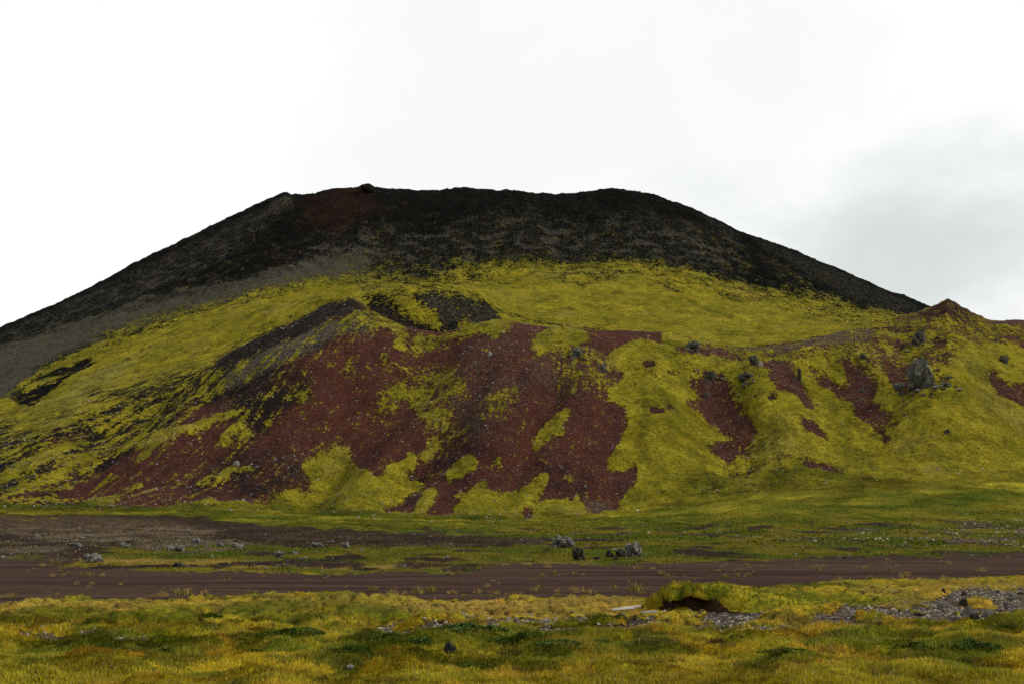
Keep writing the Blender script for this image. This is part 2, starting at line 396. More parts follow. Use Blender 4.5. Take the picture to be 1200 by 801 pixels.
put(VEG, [(x, y - 34) for x, y in MOSSLINE if 380 < x < 960] + [(x, y - 8) for x, y in MOSSLINE[::-1] if 380 < x < 960], .38, 9, 'back')
put(TAN, [(x, y - 60) for x, y in MOSSLINE if 360 < x < 900] + [(x, y + 8) for x, y in MOSSLINE[::-1] if 360 < x < 900], .3, 12, 'back')
put(TAN, [(-500, 640), (-300, 500), (0, 405), (100, 372), (200, 345), (300, 325), (360, 305), (420, 296), (440, 318), (400, 330), (310, 344), (175, 384), (110, 402), (50, 428), (0, 480), (-400, 640)], .85, 9, 'back')
put(TAN, [(0, 390), (130, 330), (250, 270), (330, 232), (345, 236), (330, 250), (290, 290), (200, 335), (100, 372), (0, 405)], .33, 6, 'back')
put(STRK, [(-500, 640), (-300, 440), (0, 380), (330, 225), (380, 240), (360, 330), (300, 345), (0, 480)], .7, 14, 'back')
put(STRK, [(800, 250), (1080, 360), (1080, 380), (900, 335), (780, 310)], .7, 14, 'back')
put(VEG, [(380, 240), (700, 228), (820, 252), (960, 320), (900, 338), (760, 300), (560, 300), (420, 305)], .10, 10, 'back')
_up = ramp_rows(R_B, R_B + 50, NR, NR + 1)
_lowr = sstep(R_M - 30, R_B + 30, ROW)
TAN += _up * (.10 + .30 * _lowr) * sstep(-.05, .5, fbm(GXX / 6, GYY / 3.2, 4, 221)) * (VEG < .6)
VEG += _up * .20 * _lowr * sstep(.0, .5, fbm(GXX / 9, GYY / 4, 4, 223)) * (VEG < .4)
put(TAN, [(330, 230), (347, 232), (330, 250), (300, 255)], .55, 3, 'back')
put(TAN, [(880, 275), (970, 312), (1080, 360), (1085, 372), (1040, 370), (1000, 352), (930, 315)], .36, 9, 'back')
put(RED, [(365, 230), (400, 222), (432, 216), (445, 240), (425, 262), (395, 272), (365, 266), (355, 250)], .62, 8, 'back')
put(RED, [(200, 330), (400, 300), (430, 320), (330, 350), (180, 384)], .16, 12, 'back')
put(VEG, [(60, 150), (130, 100), (240, 70), (330, 40), (430, 30), (540, -30), (700, -90), (860, -120), (1000, -160), (1187, -200), (1260, -150), (1000, -110), (880, -50), (780, 40), (740, 80), (620, 100), (480, 140), (370, 170), (250, 220), (100, 290), (0, 340), (-100, 380), (-100, 230), (0, 200)], .9, 3, 'all', org=c4)
put(VEG, [(20, 190), (150, 110), (310, 62), (328, 82), (230, 130), (150, 200), (110, 240), (40, 205)], .2, 3, 'all', org=c4)
put(VEG, [(80, 160), (120, 140), (190, 118), (192, 138), (90, 172)], .9, 2, 'all', org=c4)
put(VEG, [(-20, 290), (20, 270), (60, 285), (30, 310), (-20, 320)], .15, 3, 'all', org=c4)
put(GREEN, [(130, 260), (300, 120), (500, 40), (420, 130), (260, 210)], -.5, 8, 'all', org=c4)
# crater hollow
z8 = (400, 320, 5.4545)
put(VEG, [(170, 130), (330, 170), (460, 150), (540, 118), (700, 150), (860, 178), (960, 228), (1050, 293), (1000, 420), (700, 470), (400, 470), (160, 260)], .08, 4, 'back', org=z8)
put(RED, [(170, 200), (280, 240), (430, 280), (600, 350), (720, 400), (600, 460), (300, 420), (170, 300)], .6, 5, 'back', org=z8)
put(RED, [(460, 150), (560, 130), (700, 180), (820, 260), (800, 330), (650, 280), (540, 230)], .55, 6, 'back', org=z8)
put(TAN, [(170, 130), (460, 150), (540, 118), (860, 178), (1050, 293), (860, 400), (600, 460), (160, 300)], .2, 5, 'back', org=z8)
put(RED, [(460, 150), (540, 118), (860, 178), (1050, 293), (860, 400), (700, 380)], .3, 5, 'back', org=z8)
put(TAN, [(460, 150), (540, 118), (860, 178), (1050, 293), (860, 400), (560, 300)], .62, 5, 'back', org=z8)
put(TAN, [(170, 150), (330, 200), (520, 310), (640, 370), (500, 420), (280, 320)], .4, 5, 'back', org=z8)
put(TAN, [(700, 150), (860, 180), (1050, 293), (960, 340), (840, 345)], .45, 6, 'back', org=z8)
put(VEG, [(760, 200), (860, 190), (960, 240), (1000, 290), (900, 300)], .22, 6, 'back', org=z8)
put(VEG, [(190, 140), (330, 170), (420, 220), (380, 250), (280, 240), (200, 210)], .36, 4, 'back', org=z8)
put(VEG, [(320, 170), (420, 168), (520, 225), (620, 278), (660, 310), (632, 358), (580, 342), (500, 292), (420, 242), (340, 200)], 1.2, 2, 'back', org=z8)
put(VEG, [(720, 385), (740, 330), (800, 328), (835, 348), (800, 420), (700, 440)], 1.1, 2, 'back', org=z8)
put(VEG, [(700, 200), (780, 220), (860, 290), (820, 300), (740, 240)], .5, 4, 'back', org=z8)
put(TAN, [(460, 130), (560, 112), (760, 120), (900, 160), (720, 150), (560, 128)], .6, 3, 'back', org=z8)
put(VEG, [(480, 112), (700, 100), (850, 120), (940, 165), (720, 145), (560, 125)], .4, 4, 'back', org=z8)
for s in ([(436, 313), (468, 326), (491, 334), (488, 338), (460, 330), (436, 318)], [(540, 318), (580, 330), (608, 334), (600, 338), (560, 328)], [(770, 330), (800, 340), (798, 346), (780, 340)],
          [(690, 322), (715, 326), (700, 330)], [(830, 338), (870, 352), (860, 356), (835, 346)], [(560, 356), (640, 378), (720, 388), (715, 391), (630, 382), (565, 362)]):
    put(VEG, s, .42, 3, 'back'); put(RED, s, .05, 2, 'back')

# --- plain
pl = slice(0, R_A1 - 8)
VEG[pl] = .97; TAN[pl] = 0; RED[pl] = .42
GRAV = np.zeros((NR, NC)); ROAD = np.zeros((NR, NC)); OCH = np.zeros((NR, NC))
r3, r4, q4, r2 = (600, 580, 3.6233), (900, 580, 3.6233), (0, 600, 6.0), (300, 580, 3.6233)


def T(org, pts):
    return [(org[0] + x / org[2], org[1] + y / org[2]) for x, y in pts]


up = [(-400, 652)] + T(q4, [(0, 325), (200, 332), (300, 322), (400, 305), (385, 340), (330, 362), (450, 382), (560, 385), (740, 400), (900, 402)]) + T(r2, [(0, 325), (200, 330), (600, 326), (900, 326)]) + \
    T(r3, [(0, 287), (200, 291), (500, 291), (900, 283)]) + T(r4, [(0, 276), (300, 266), (600, 266), (900, 260), (1087, 242)]) + [(1600, 640)]
lo = [(-400, 705)] + T(q4, [(0, 630), (120, 625), (350, 602), (500, 592), (800, 600), (1200, 600)]) + T(r2, [(0, 432), (220, 424), (330, 410), (430, 415), (470, 462), (520, 442), (700, 450), (1000, 450)]) + \
    T(r3, [(0, 432), (400, 432), (610, 432), (700, 392), (770, 377), (900, 377), (1087, 390)]) + T(r4, [(180, 380), (280, 365), (400, 370), (560, 365), (800, 350), (1087, 340)]) + [(1600, 668)]
put(ROAD, up + lo[::-1], 1, 1, warp=.45)
# brown gravel flat on the left, dark earth strips behind the track
put(VEG, [(-400, 603), (0, 602), (60, 604), (150, 602), (240, 606), (280, 612), (330, 616), (420, 621), (560, 626), (640, 632), (610, 640), (480, 642), (380, 640), (260, 638), (200, 642), (120, 648), (85, 658), (60, 664), (-400, 664)], .2, 2)
put(TAN, [(-400, 603), (0, 602), (100, 604), (180, 606), (260, 620), (240, 636), (130, 640), (0, 634), (-400, 640)], .42, 8)
put(TAN, [(-400, 640), (0, 640), (90, 640), (70, 662), (-400, 662)], .35, 4)
put(VEG, [(0, 650), (40, 648), (80, 655), (60, 662), (0, 660)], .5, 3)
put(VEG, [(-200, 624), (0, 624), (40, 630), (64, 638), (50, 641), (10, 632), (-200, 632)], .02, 1)
put(TAN, [(-200, 624), (0, 624), (40, 630), (64, 638), (50, 641), (10, 632), (-200, 632)], .05, 1)
for s in ([(160, 638), (250, 633), (320, 636), (300, 642), (180, 645)], [(95, 628), (140, 629), (200, 632), (130, 634)]):
    put(TAN, s, .8, 2)
for s in ([(118, 650), (130, 642), (150, 641), (180, 648), (240, 650), (330, 645), (460, 643), (600, 648), (600, 656), (440, 654), (300, 660), (190, 660), (120, 657)],):
    put(VEG, s, .93, 2)
for s in ([(455, 660), (475, 656), (520, 658), (590, 658), (640, 660), (560, 664), (460, 664)], [(330, 655), (420, 658), (440, 664), (330, 664)], [(850, 626), (890, 627), (880, 630), (850, 629)], [(930, 632), (1010, 633), (1000, 637), (940, 636)],
          [(770, 652), (820, 650), (810, 655)], [(1120, 626), (1190, 630), (1170, 634), (1130, 632)], [(600, 630), (640, 629), (650, 634), (610, 636)], [(350, 662), (380, 660), (400, 664)], [(1000, 652), (1100, 650), (1210, 645), (1210, 650), (1050, 656)]):
    put(VEG, s, .12, 2)
# pale stony sward at the right foot
put(TAN, [(1080, 618), (1140, 606), (1300, 596), (1300, 640), (1100, 640), (960, 634), (850, 628), (960, 622)], .35, 6)
put(VEG, [(1080, 618), (1140, 606), (1300, 596), (1300, 640), (1100, 640), (960, 634), (850, 628), (960, 622)], .84, 6)
put(SPK, [(1040, 624), (1140, 606), (1300, 590), (1300, 642), (1100, 642), (960, 636), (850, 628), (960, 622)], 1.0, 6)
put(SPK, [(330, 590), (540, 600), (620, 606), (560, 612), (400, 606)], .7, 6)
# gravel beds of the dry stream
for s in ([(88, 742), (95, 738), (120, 740), (135, 744), (170, 746), (175, 750), (140, 752), (100, 748)], [(10, 748), (60, 746), (90, 748), (60, 751), (15, 751)], [(300, 737), (320, 738), (385, 739), (390, 743), (310, 745)],
          [(415, 741), (440, 733), (480, 731), (505, 733), (510, 726), (530, 722), (590, 723), (640, 720), (690, 722), (720, 716), (770, 718), (830, 713), (900, 716), (960, 710), (1020, 707), (1080, 704), (1115, 698), (1120, 690), (1300, 684), (1300, 718), (1200, 720), (1130, 728), (1050, 731), (980, 738), (900, 741), (760, 741), (640, 743), (520, 744), (430, 745)]):
    put(GRAV, s, 1, 2, warp=.8)
for s in ([(525, 737), (545, 730), (560, 726), (570, 733), (570, 739), (540, 742)], [(640, 736), (660, 729), (720, 726), (740, 733), (700, 736)], [(765, 722), (790, 716), (830, 716), (822, 721), (790, 724)], [(785, 730), (815, 726), (820, 731), (795, 733)],
          [(872, 728), (900, 720), (960, 714), (990, 712), (975, 722), (905, 731)], [(990, 706), (1060, 700), (1100, 702), (1060, 708), (1000, 712)], [(455, 738), (470, 734), (500, 735), (490, 740)], [(1000, 722), (1020, 718), (1028, 726), (1005, 730)],
          [(1118, 706), (1150, 702), (1165, 706), (1140, 711)], [(610, 732), (630, 728), (640, 731), (620, 735)], [(560, 742), (590, 739), (620, 741), (600, 745)]):
    put(GRAV, s, 0, 1)
# straw-coloured strip along the near edge of the track
put(OCH, [(-400, 704), (0, 702), (300, 704), (430, 706), (560, 703), (760, 701), (770, 716), (700, 720), (560, 722), (430, 718), (200, 714), (0, 716), (-400, 720)], .75, 4)
put(OCH, [(1000, 690), (1080, 684), (1250, 676), (1250, 692), (1100, 696), (1010, 700)], .6, 4)
put(OCH, [(1060, 700), (1200, 690), (1250, 700), (1150, 712), (900, 728), (850, 742), (1000, 740), (960, 730)], .4, 4)
put(OCH, [(60, 660), (130, 658), (200, 662), (420, 666), (700, 662), (690, 657), (400, 661), (200, 656), (90, 652)], .7, 2)
GRN2 = np.zeros((NR, NC))
for pl_ in ([(270, 709), (330, 705), (400, 708), (470, 715), (478, 728), (400, 734), (310, 728), (262, 718)], [(20, 722), (90, 718), (170, 724), (250, 722), (240, 730), (120, 732), (30, 730)],
            [(840, 700), (900, 690), (1000, 700), (960, 712), (880, 714)], [(0, 730), (40, 726), (60, 734), (0, 738)], [(640, 734), (720, 730), (735, 737), (650, 740)]):
    put(GRN2, pl_, 1, 4)
for cx, cy, w_, h_ in ((118, 760, 30, 9), (198, 763, 44, 9), (175, 768, 30, 6), (297, 762, 26, 7), (345, 754, 48, 9), (412, 772, 44, 11), (470, 754, 70, 11), (545, 753, 60, 10), (612, 756, 60, 12), (700, 760, 46, 9),
                       (660, 768, 48, 7), (863, 760, 22, 8), (1139, 765, 52, 11), (1082, 770, 46, 8), (1184, 738, 40, 6), (545, 784, 50, 7), (930, 783, 55, 7), (1130, 785, 60, 8), (30, 785, 50, 6), (760, 775, 40, 7), (960, 760, 50, 6), (60, 765, 40, 6)):
    put(GRN2, ell(cx, cy, w_, h_), 1, 4)
_mid = sstep(47, 54, GYY) * sstep(150, 110, GYY) * (1 - ramp_rows(R_A0 + 75, R_A0 + 110, NR, NR + 1))
VEG -= _mid * .8 * sstep(.12, .45, fbm(GXX / 3.5, GYY / 7, 4, 167)) * (VEG > .5)
TAN += _mid * .35 * sstep(-.2, .3, fbm(GXX / 5, GYY / 6, 3, 169)) * (ROAD < .5)
GRAV *= 1 - .75 * sstep(.24, .5, fbm(GXX / 1.3, GYY / 1.9, 4, 241))
VEG[pl] = np.minimum(VEG[pl], 1 - GRAV[pl] * .92)
ragged = .95 * fbm(GXX / 1.7, GYY / 2.6, 3, 61)
ROADM = np.clip(ROAD + ragged * (ROAD > .02) * (ROAD < .98), 0, 1)
VEG[pl] = np.minimum(VEG[pl], 1 - ROADM[pl])
TAN[pl] = np.where(GRAV[pl] > .4, .7, TAN[pl])
TAN[pl] = np.where(ROADM[pl] > .5, .06, TAN[pl]); RED[pl] = np.where(ROADM[pl] > .5, .5, RED[pl])

# ------------------------------------------------------------------ vegetation colour (albedo)
YEL = np.array([.385, .318, .024]); YEL2 = np.array([.262, .232, .017]); GRN = np.array([.074, .094, .006]); OCHR = np.array([.45, .275, .065]); PALE = np.array([.30, .27, .09])
TINT = np.zeros((NR, NC, 3)) + YEL
n1 = fbm(GXX / 9, GYY / 14, 4, 71); n2 = fbm(GXX / 2.2, GYY / 3.4, 3, 75); n3 = fbm(GXX / 30, GYY / 40, 3, 79)


def mixc(m, c):
    m = np.clip(m, 0, 1)[..., None]
    return TINT * (1 - m) + c * m


TINT = mixc(.42 + .95 * n1 + .35 * n2, YEL2)
TINT = mixc(sstep(.25, .7, fbm(GXX / 13, GYY / 18, 4, 73)) * .7, np.array([.33, .27, .045]))
TINT = mixc(sstep(.25, .6, fbm(GXX / 6, GYY / 9, 4, 77)) * .5, np.array([.120, .124, .011]))
TINT = mixc(sstep(.15, .55, fbm(GXX / 2.4, GYY / 3, 3, 251)) * .42, np.array([.17, .155, .018]))
TINT = mixc(np.clip(GREEN, 0, 1) * (.9 + .6 * n1), GRN)
TINT = mixc(np.clip(GREEN, 0, 1) * sstep(.05, .5, n3 + .4 * n1) * .5, np.array([.16, .10, .008]))
TINT = mixc(np.clip(-GREEN, 0, 1) * .8, PALE)
_dull = ramp_rows(R_B - 40, R_B + 30, NR, NR + 1) * (1 - blur(sstep(.35, .7, VEG), 8))
TINT = mixc(_dull * .75, np.array([.082, .084, .030]))
# meadow: ochre, yellow-green, green and russet patches
MG = np.array([.165, .175, .009]); MY = np.array([.49, .345, .018]); MO = np.array([.48, .280, .024]); MD = np.array([.075, .090, .009]); ML = np.array([.330, .275, .016])
meadow = TINT[:R_A0].copy()
g1 = fbm(GXX[:R_A0] / 2.8, GYY[:R_A0] / 3.0, 4, 81); g2 = fbm(GXX[:R_A0] / 4.2, GYY[:R_A0] / 5.0, 3, 85); g3 = fbm(GXX[:R_A0] / .6, GYY[:R_A0] / .8, 3, 89)


def mx(t, m, c):
    m = np.clip(m, 0, 1)[..., None]
    return t * (1 - m) + c * m


near = sstep(36, 27, GYY[:R_A0])
meadow = np.zeros_like(meadow) + ML
gx, gy = GXX[:R_A0], GYY[:R_A0]
meadow = mx(meadow, sstep(-.25, .25, g2 + .35 * g3), MY)
meadow = mx(meadow, sstep(-.05, .25, g1 + .35 * g3 - .02), MG)
meadow = mx(meadow, sstep(.18, .50, fbm(gx / 2.0, gy / 1.6, 4, 93) + .25 * g3) * .8, MO)
meadow = mx(meadow, sstep(.15, .40, fbm(gx / 1.6, gy / 1.5, 4, 97) + .15 * g3) * .7, MD)
meadow = mx(meadow, sstep(.3, .55, fbm(gx / .6, gy / .9, 3, 99)) * .6, np.array([.070, .050, .014]))
meadow = mx(meadow, sstep(22.5, 18.5, gy + 2.2 * g2) * .55 * sstep(-.3, .3, g1 + .4 * g3), np.array([.40, .275, .014]))
meadow = mx(meadow, OCH[:R_A0] * (.75 + .6 * g1), OCHR)
gb = np.abs(perlin(gx / .62, gy / .85, 133)) + .45 * np.abs(perlin(gx / .24, gy / .4, 137))
cw = sstep(26.3, 28.5, gy + .8 * perlin(gx / 3, gy / 3, 149))
meadow = mx(meadow, cw * sstep(.30, .60, gb) * .6 * sstep(-.1, .5, g2 + .3 * g1) * (1 - .8 * np.clip(OCH[:R_A0], 0, 1)), np.array([.40, .35, .03]))
meadow = mx(meadow, cw * sstep(.27, .09, gb) * .85, np.array([.045, .034, .010]))
meadow = mx(meadow, GRN2[:R_A0] * .62, np.array([.095, .122, .008]))
wn = sstep(95, 60, GYY[:R_A0])[..., None]
far_m = mx(TINT[:R_A0] * 0 + np.array([.15, .125, .010]), sstep(-.3, .3, n1[:R_A0] + .4 * n2[:R_A0]), GRN * 1.05)
far_m = mx(far_m, OCH[:R_A0] * (.8 + .6 * g1), OCHR)
wf = sstep(46, 52, GYY[:R_A0])[..., None]
TINT[:R_A0] = meadow * (1 - wf) + far_m * wf
far2 = mx(TINT[R_A0:R_A1] * 0 + np.array([.15, .125, .010]), sstep(-.3, .3, n1[R_A0:R_A1] + .4 * n2[R_A0:R_A1]), GRN * 1.05)
wb = np.linspace(0, 1, R_A1 - R_A0)[:, None, None]
wb = np.clip((wb - .25) / .5, 0, 1)
TINT[R_A0:R_A1] = far2 * (1 - wb) + TINT[R_A0:R_A1] * wb

# ------------------------------------------------------------------ small relief
VS = sstep(.35, .65, VEG + .25 * perlin(GXX / 1.2, GYY / 1.2, 101))
hill = ramp_rows(R_A1 - 30, R_A1 + 20, NR, NR + 1)
far_back = ramp_rows(R_B - 20, R_B + 20, NR, NR + 1)
GZ += hill * (.30 * fbm(GXX / 6, GYY / 6, 3, 111) + .16 * fbm(GXX / 1.7, GYY / 1.9, 3, 115) * (1 + .4 * VS))
GZ += hill * .26 * VS * (1 - far_back * .5)
GZ += hill * STRK * .30 * fbm(FU / 2.2, FV / 18, 3, 119)
GZ += far_back * .38 * fbm(GXX / 3.2, GYY / 3.2, 4, 123)
plw = 1 - ramp_rows(R_A1 - 60, R_A1, NR, NR + 1)
vegw = np.clip(VEG, 0, 1)
dist_w = sstep(110, 40, GYY)
hum = fbm(GXX / 1.5, GYY / 1.5, 3, 131)
bill = np.abs(perlin(GXX / .62, GYY / .85, 133)) + .45 * np.abs(perlin(GXX / .24, GYY / .4, 137))
cushw = sstep(26.3, 28.5, GYY + .8 * perlin(GXX / 3, GYY / 3, 149)) * sstep(50, 44, GYY)
GZ += plw * vegw * cushw * .17 * (np.minimum(bill, .6) - .25)
nearw = sstep(46, 27, GYY)
GZ += plw * vegw * (.03 + .14 * nearw) * sstep(-.3, .6, hum) + plw * vegw * (.015 + .045 * nearw) * fbm(GXX / .42, GYY / .42, 3, 135)
GZ += plw * (.10 * fbm(GXX / 7, GYY / 7, 3, 139)) * (1 - .7 * ROAD)
GZ += plw * (-.03 * GRAV - .03 * blur(ROAD, 6))
GZ += plw * .05 * (1 - vegw) * (1 - ROAD) * fbm(GXX / .8, GYY / .8, 3, 143)
tracks = np.zeros_like(GZ)
GZ += plw * ROAD * .035 * perlin(GXX / 9, (GYY + .018 * GXX * 0) / .75, 147)
GZ += sstep(75, 130, GYY) * (1 - ramp_rows(R_A1, R_A1 + 60, NR, NR + 1)) * (.22 * fbm(GXX / 3, GYY / 9, 3, 151) + .10 * perlin(GXX / 1.1, GYY / 2.5, 155))

# normals of the whole sheet
dR = [np.gradient(q, axis=0) for q in (GXX, GYY, GZ)]; dC = [np.gradient(q, axis=1) for q in (GXX, GYY, GZ)]
NX = dC[1] * dR[2] - dC[2] * dR[1]; NY = dC[2] * dR[0] - dC[0] * dR[2]; NZ = dC[0] * dR[1] - dC[1] * dR[0]
L = np.sqrt(NX**2 + NY**2 + NZ**2); NX /= L; NY /= L; NZ /= L
FIN_E = (GZ - CAMZ) / GYY


def bil(G, r, c):
    r = np.clip(r, 0, NR - 1.001); c = np.clip(c, 0, NC - 1.001)
    i = np.floor(r).astype(int); j = np.floor(c).astype(int); fr_ = r - i; fc = c - j
    if G.ndim == 3:
        fr_ = fr_[..., None]; fc = fc[..., None]
    return (G[i, j] * (1 - fr_) * (1 - fc) + G[i + 1, j] * fr_ * (1 - fc) + G[i, j + 1] * (1 - fr_) * fc + G[i + 1, j + 1] * fr_ * fc)


def at(px, py, zone='front'):
    """point of the finished ground seen at a photo position"""
    r, c = locate(px, py, zone)
    r = np.array(r); c = np.array(c)
    return Vector((float(bil(GXX, r, c)), float(bil(GYY, r, c)), float(bil(GZ, r, c))))


COLY = GYY[:, NC // 2]


def ground_rc(x, y):
    """row and column of plan points on the plain (rows there have one distance each)"""
    c = np.interp(x / y, A, np.arange(NC)); r = np.interp(y, COLY[:R_A0], np.arange(R_A0))
    return r, c


def ground_z(x, y):
    r, c = ground_rc(np.array([x], float), np.array([y], float))
    return float(bil(GZ, r, c)[0])


# ------------------------------------------------------------------ materials
def new_mat(name):
    m = bpy.data.materials.new(name); m.use_nodes = True
    nt = m.node_tree
    for n in list(nt.nodes):
        nt.nodes.remove(n)
    out = nt.nodes.new('ShaderNodeOutputMaterial'); b = nt.nodes.new('ShaderNodeBsdfPrincipled')
    nt.links.new(b.outputs[0], out.inputs[0])
    b.inputs['Roughness'].default_value = .95
    b.inputs['Specular IOR Level'].default_value = .03
    return m, nt, b


class NB:
    def __init__(s, nt): s.nt = nt
    def val(s, sock, v):
        if isinstance(v, (int, float)): sock.default_value = v
        elif isinstance(v, (tuple, list)): sock.default_value = tuple(v) if len(v) == len(sock.default_value) else tuple(v) + (1,)
        else: s.nt.links.new(v, sock)
    def math(s, op, a, b=0.0, clamp=False):
        n = s.nt.nodes.new('ShaderNodeMath'); n.operation = op; n.use_clamp = clamp
        s.val(n.inputs[0], a); s.val(n.inputs[1], b); return n.outputs[0]
    def step(s, x, lo, hi):
        n = s.nt.nodes.new('ShaderNodeMapRange'); n.interpolation_type = 'SMOOTHSTEP'
        s.val(n.inputs[0], x); n.inputs[1].default_value = lo; n.inputs[2].default_value = hi
        n.inputs[3].default_value = 0; n.inputs[4].default_value = 1; return n.outputs[0]
    def mix(s, f, a, b):
        n = s.nt.nodes.new('ShaderNodeMix'); n.data_type = 'RGBA'
        s.val(n.inputs[0], f); s.val(n.inputs[6], a); s.val(n.inputs[7], b); return n.outputs[2]
    def mul(s, f, a, b):
        n = s.nt.nodes.new('ShaderNodeMix'); n.data_type = 'RGBA'; n.blend_type = 'MULTIPLY'
        s.val(n.inputs[0], f); s.val(n.inputs[6], a); s.val(n.inputs[7], b); return n.outputs[2]
    def noise(s, vec, scale, detail=4, rough=.6):
        n = s.nt.nodes.new('ShaderNodeTexNoise'); n.inputs['Scale'].default_value = scale; n.inputs['Detail'].default_value = detail; n.inputs['Roughness'].default_value = rough
        if vec is not None: s.nt.links.new(vec, n.inputs['Vector'])
        return n.outputs['Fac']
    def attr(s, name):
        n = s.nt.nodes.new('ShaderNodeAttribute'); n.attribute_name = name; return n
    def sep(s, c):
        n = s.nt.nodes.new('ShaderNodeSeparateColor'); s.nt.links.new(c, n.inputs[0]); return n.outputs
    def grey(s, v):
        n = s.nt.nodes.new('ShaderNodeCombineColor')
        for i in range(3): s.val(n.inputs[i], v)
        return n.outputs[0]
    def vscale(s, v, t):
        n = s.nt.nodes.new('ShaderNodeVectorMath'); n.operation = 'MULTIPLY'; s.nt.links.new(v, n.inputs[0]); n.inputs[1].default_value = t; return n.outputs[0]
    def bump(s, h, strength, dist):
        n = s.nt.nodes.new('ShaderNodeBump'); n.inputs['Strength'].default_value = strength; n.inputs['Distance'].default_value = dist
        s.nt.links.new(h, n.inputs['Height']); return n.outputs[0]


def terrain_material(name, k, dark, red, tan, speckc=(.27, .235, .20)):
    """k: scale of the fine grain (1 for the hills, larger for the near plain)"""
    m, nt, b = new_mat(name); q = NB(nt)
    pos = nt.nodes.new('ShaderNodeTexCoord').outputs['Object']
    cov = q.attr('cover'); cv = q.sep(cov.outputs['Color'])
    veg, redf, tanf, strk = cv[0], cv[1], cv[2], cov.outputs['Alpha']
    tint = q.attr('tint').outputs['Color']; flow = q.attr('flow').outputs['Vector']
    con = lambda v: q.step(v, .29, .71)
    fine = con(q.noise(pos, 1.5 * k, 6, .75)); mid = con(q.noise(pos, .30 * k, 5, .65)); grain = con(q.noise(pos, 4.2 * k, 3, .8))
    wide = con(q.noise(q.vscale(pos, (1, .5, 1)), .55, 6, .75)) if k > 2 else mid
    stre = q.noise(q.vscale(flow, (.62, .055, 0)), 1.0, 5, .68)
    sfine = q.noise(q.vscale(flow, (2.1, .25, 0)), 1.0, 4, .7)
    cen = lambda v, a: q.math('MULTIPLY', q.math('SUBTRACT', v, .5), a)
    # moss edge: cover value plus grain decides
    e = q.math('ADD', veg, cen(fine, .62))
    e = q.math('ADD', e, cen(mid, .34))
    e = q.math('ADD', e, cen(con(sfine), .30 if k == 1 else .12))
    e = q.math('ADD', e, cen(con(stre), .14 if k == 1 else .0))
    e = q.math('ADD', e, cen(grain, .22))
    e = q.math('ADD', e, q.math('MULTIPLY', strk, cen(stre, 2.2)))
    e = q.math('ADD', e, q.math('MULTIPLY', strk, cen(sfine, .9)))
    mossf = q.step(e, .44, .56)
    # soil
    rf = q.math('ADD', redf, cen(mid, .55))
    rf = q.math('ADD', rf, cen(stre, 1.5))
    rf = q.math('ADD', rf, cen(fine, .55), True)
    soil = q.mix(rf, dark, red)
    tf = q.math('ADD', q.math('ADD', tanf, cen(fine, .5)), cen(grain, .5))
    tf = q.math('ADD', tf, cen(sfine, 1.3))
    tf = q.math('MULTIPLY', q.step(tf, .25, .95), q.step(tanf, 0, .10))
    soil = q.mix(tf, soil, tan)
    soil = q.mul(.85, soil, q.grey(q.math('ADD', .35, q.math('MULTIPLY', grain, 1.2))))
    speck = q.math('MULTIPLY', q.step(q.noise(pos, 3.3 * k, 3, .6), .62, .67), .75)
    soil = q.mix(q.math('MULTIPLY', speck, q.math('ADD', redf, tanf), True), soil, speckc)
    # moss: dark gaps between cushions
    gaps = q.step(q.noise(pos, (1.9 if k > 2 else 2.3) * k, 5, .8), .38, .52)
    dots = q.step(q.noise(q.vscale(pos, (1, 1, 1.6)), 1.15 * k, 4, .7), .33, .40)
    gaps = q.math('MULTIPLY', gaps, q.math('ADD', .25, q.math('MULTIPLY', dots, .75)))
    mc = q.mul(1, tint, q.grey(q.math('ADD', .5, q.math('MULTIPLY', q.math('ADD', fine, grain), .62))))
    mc = q.mul(1, mc, q.grey(q.math('ADD', .70, q.math('MULTIPLY', wide, .55))))
    mc = q.mix(q.math('MULTIPLY', q.math('SUBTRACT', 1, gaps), .72), mc, q.mul(1, tint, (.20, .21, .24)))
    nt.links.new(q.mix(mossf, soil, mc), b.inputs['Base Color'])
    hgt = q.math('ADD', q.math('MULTIPLY', fine, .45), q.math('MULTIPLY', grain, .2))
    hgt = q.math('ADD', hgt, q.math('MULTIPLY', mossf, .3))
    nt.links.new(q.bump(hgt, 1.0, (.8 if k < 2 else .5) / k), b.inputs['Normal'])
    b.inputs['Specular IOR Level'].default_value = .02
    return m


M_HILL = terrain_material('hill_cover', 1.0, (.021, .0185, .0165), (.132, .0440, .0315), (.150, .124, .090))
M_MOUNT = terrain_material('mountain_cover', .8, (.0055, .0078, .0060), (.040, .0165, .0110), (.108, .098, .070), (.060, .062, .040))  # dark and red soil lowered: cloud shadow on the mountain put into the colour
M_PLAIN = terrain_material('plain_cover', 5.0, (.017, .0115, .009), (.060, .030, .020), (.155, .112, .072))


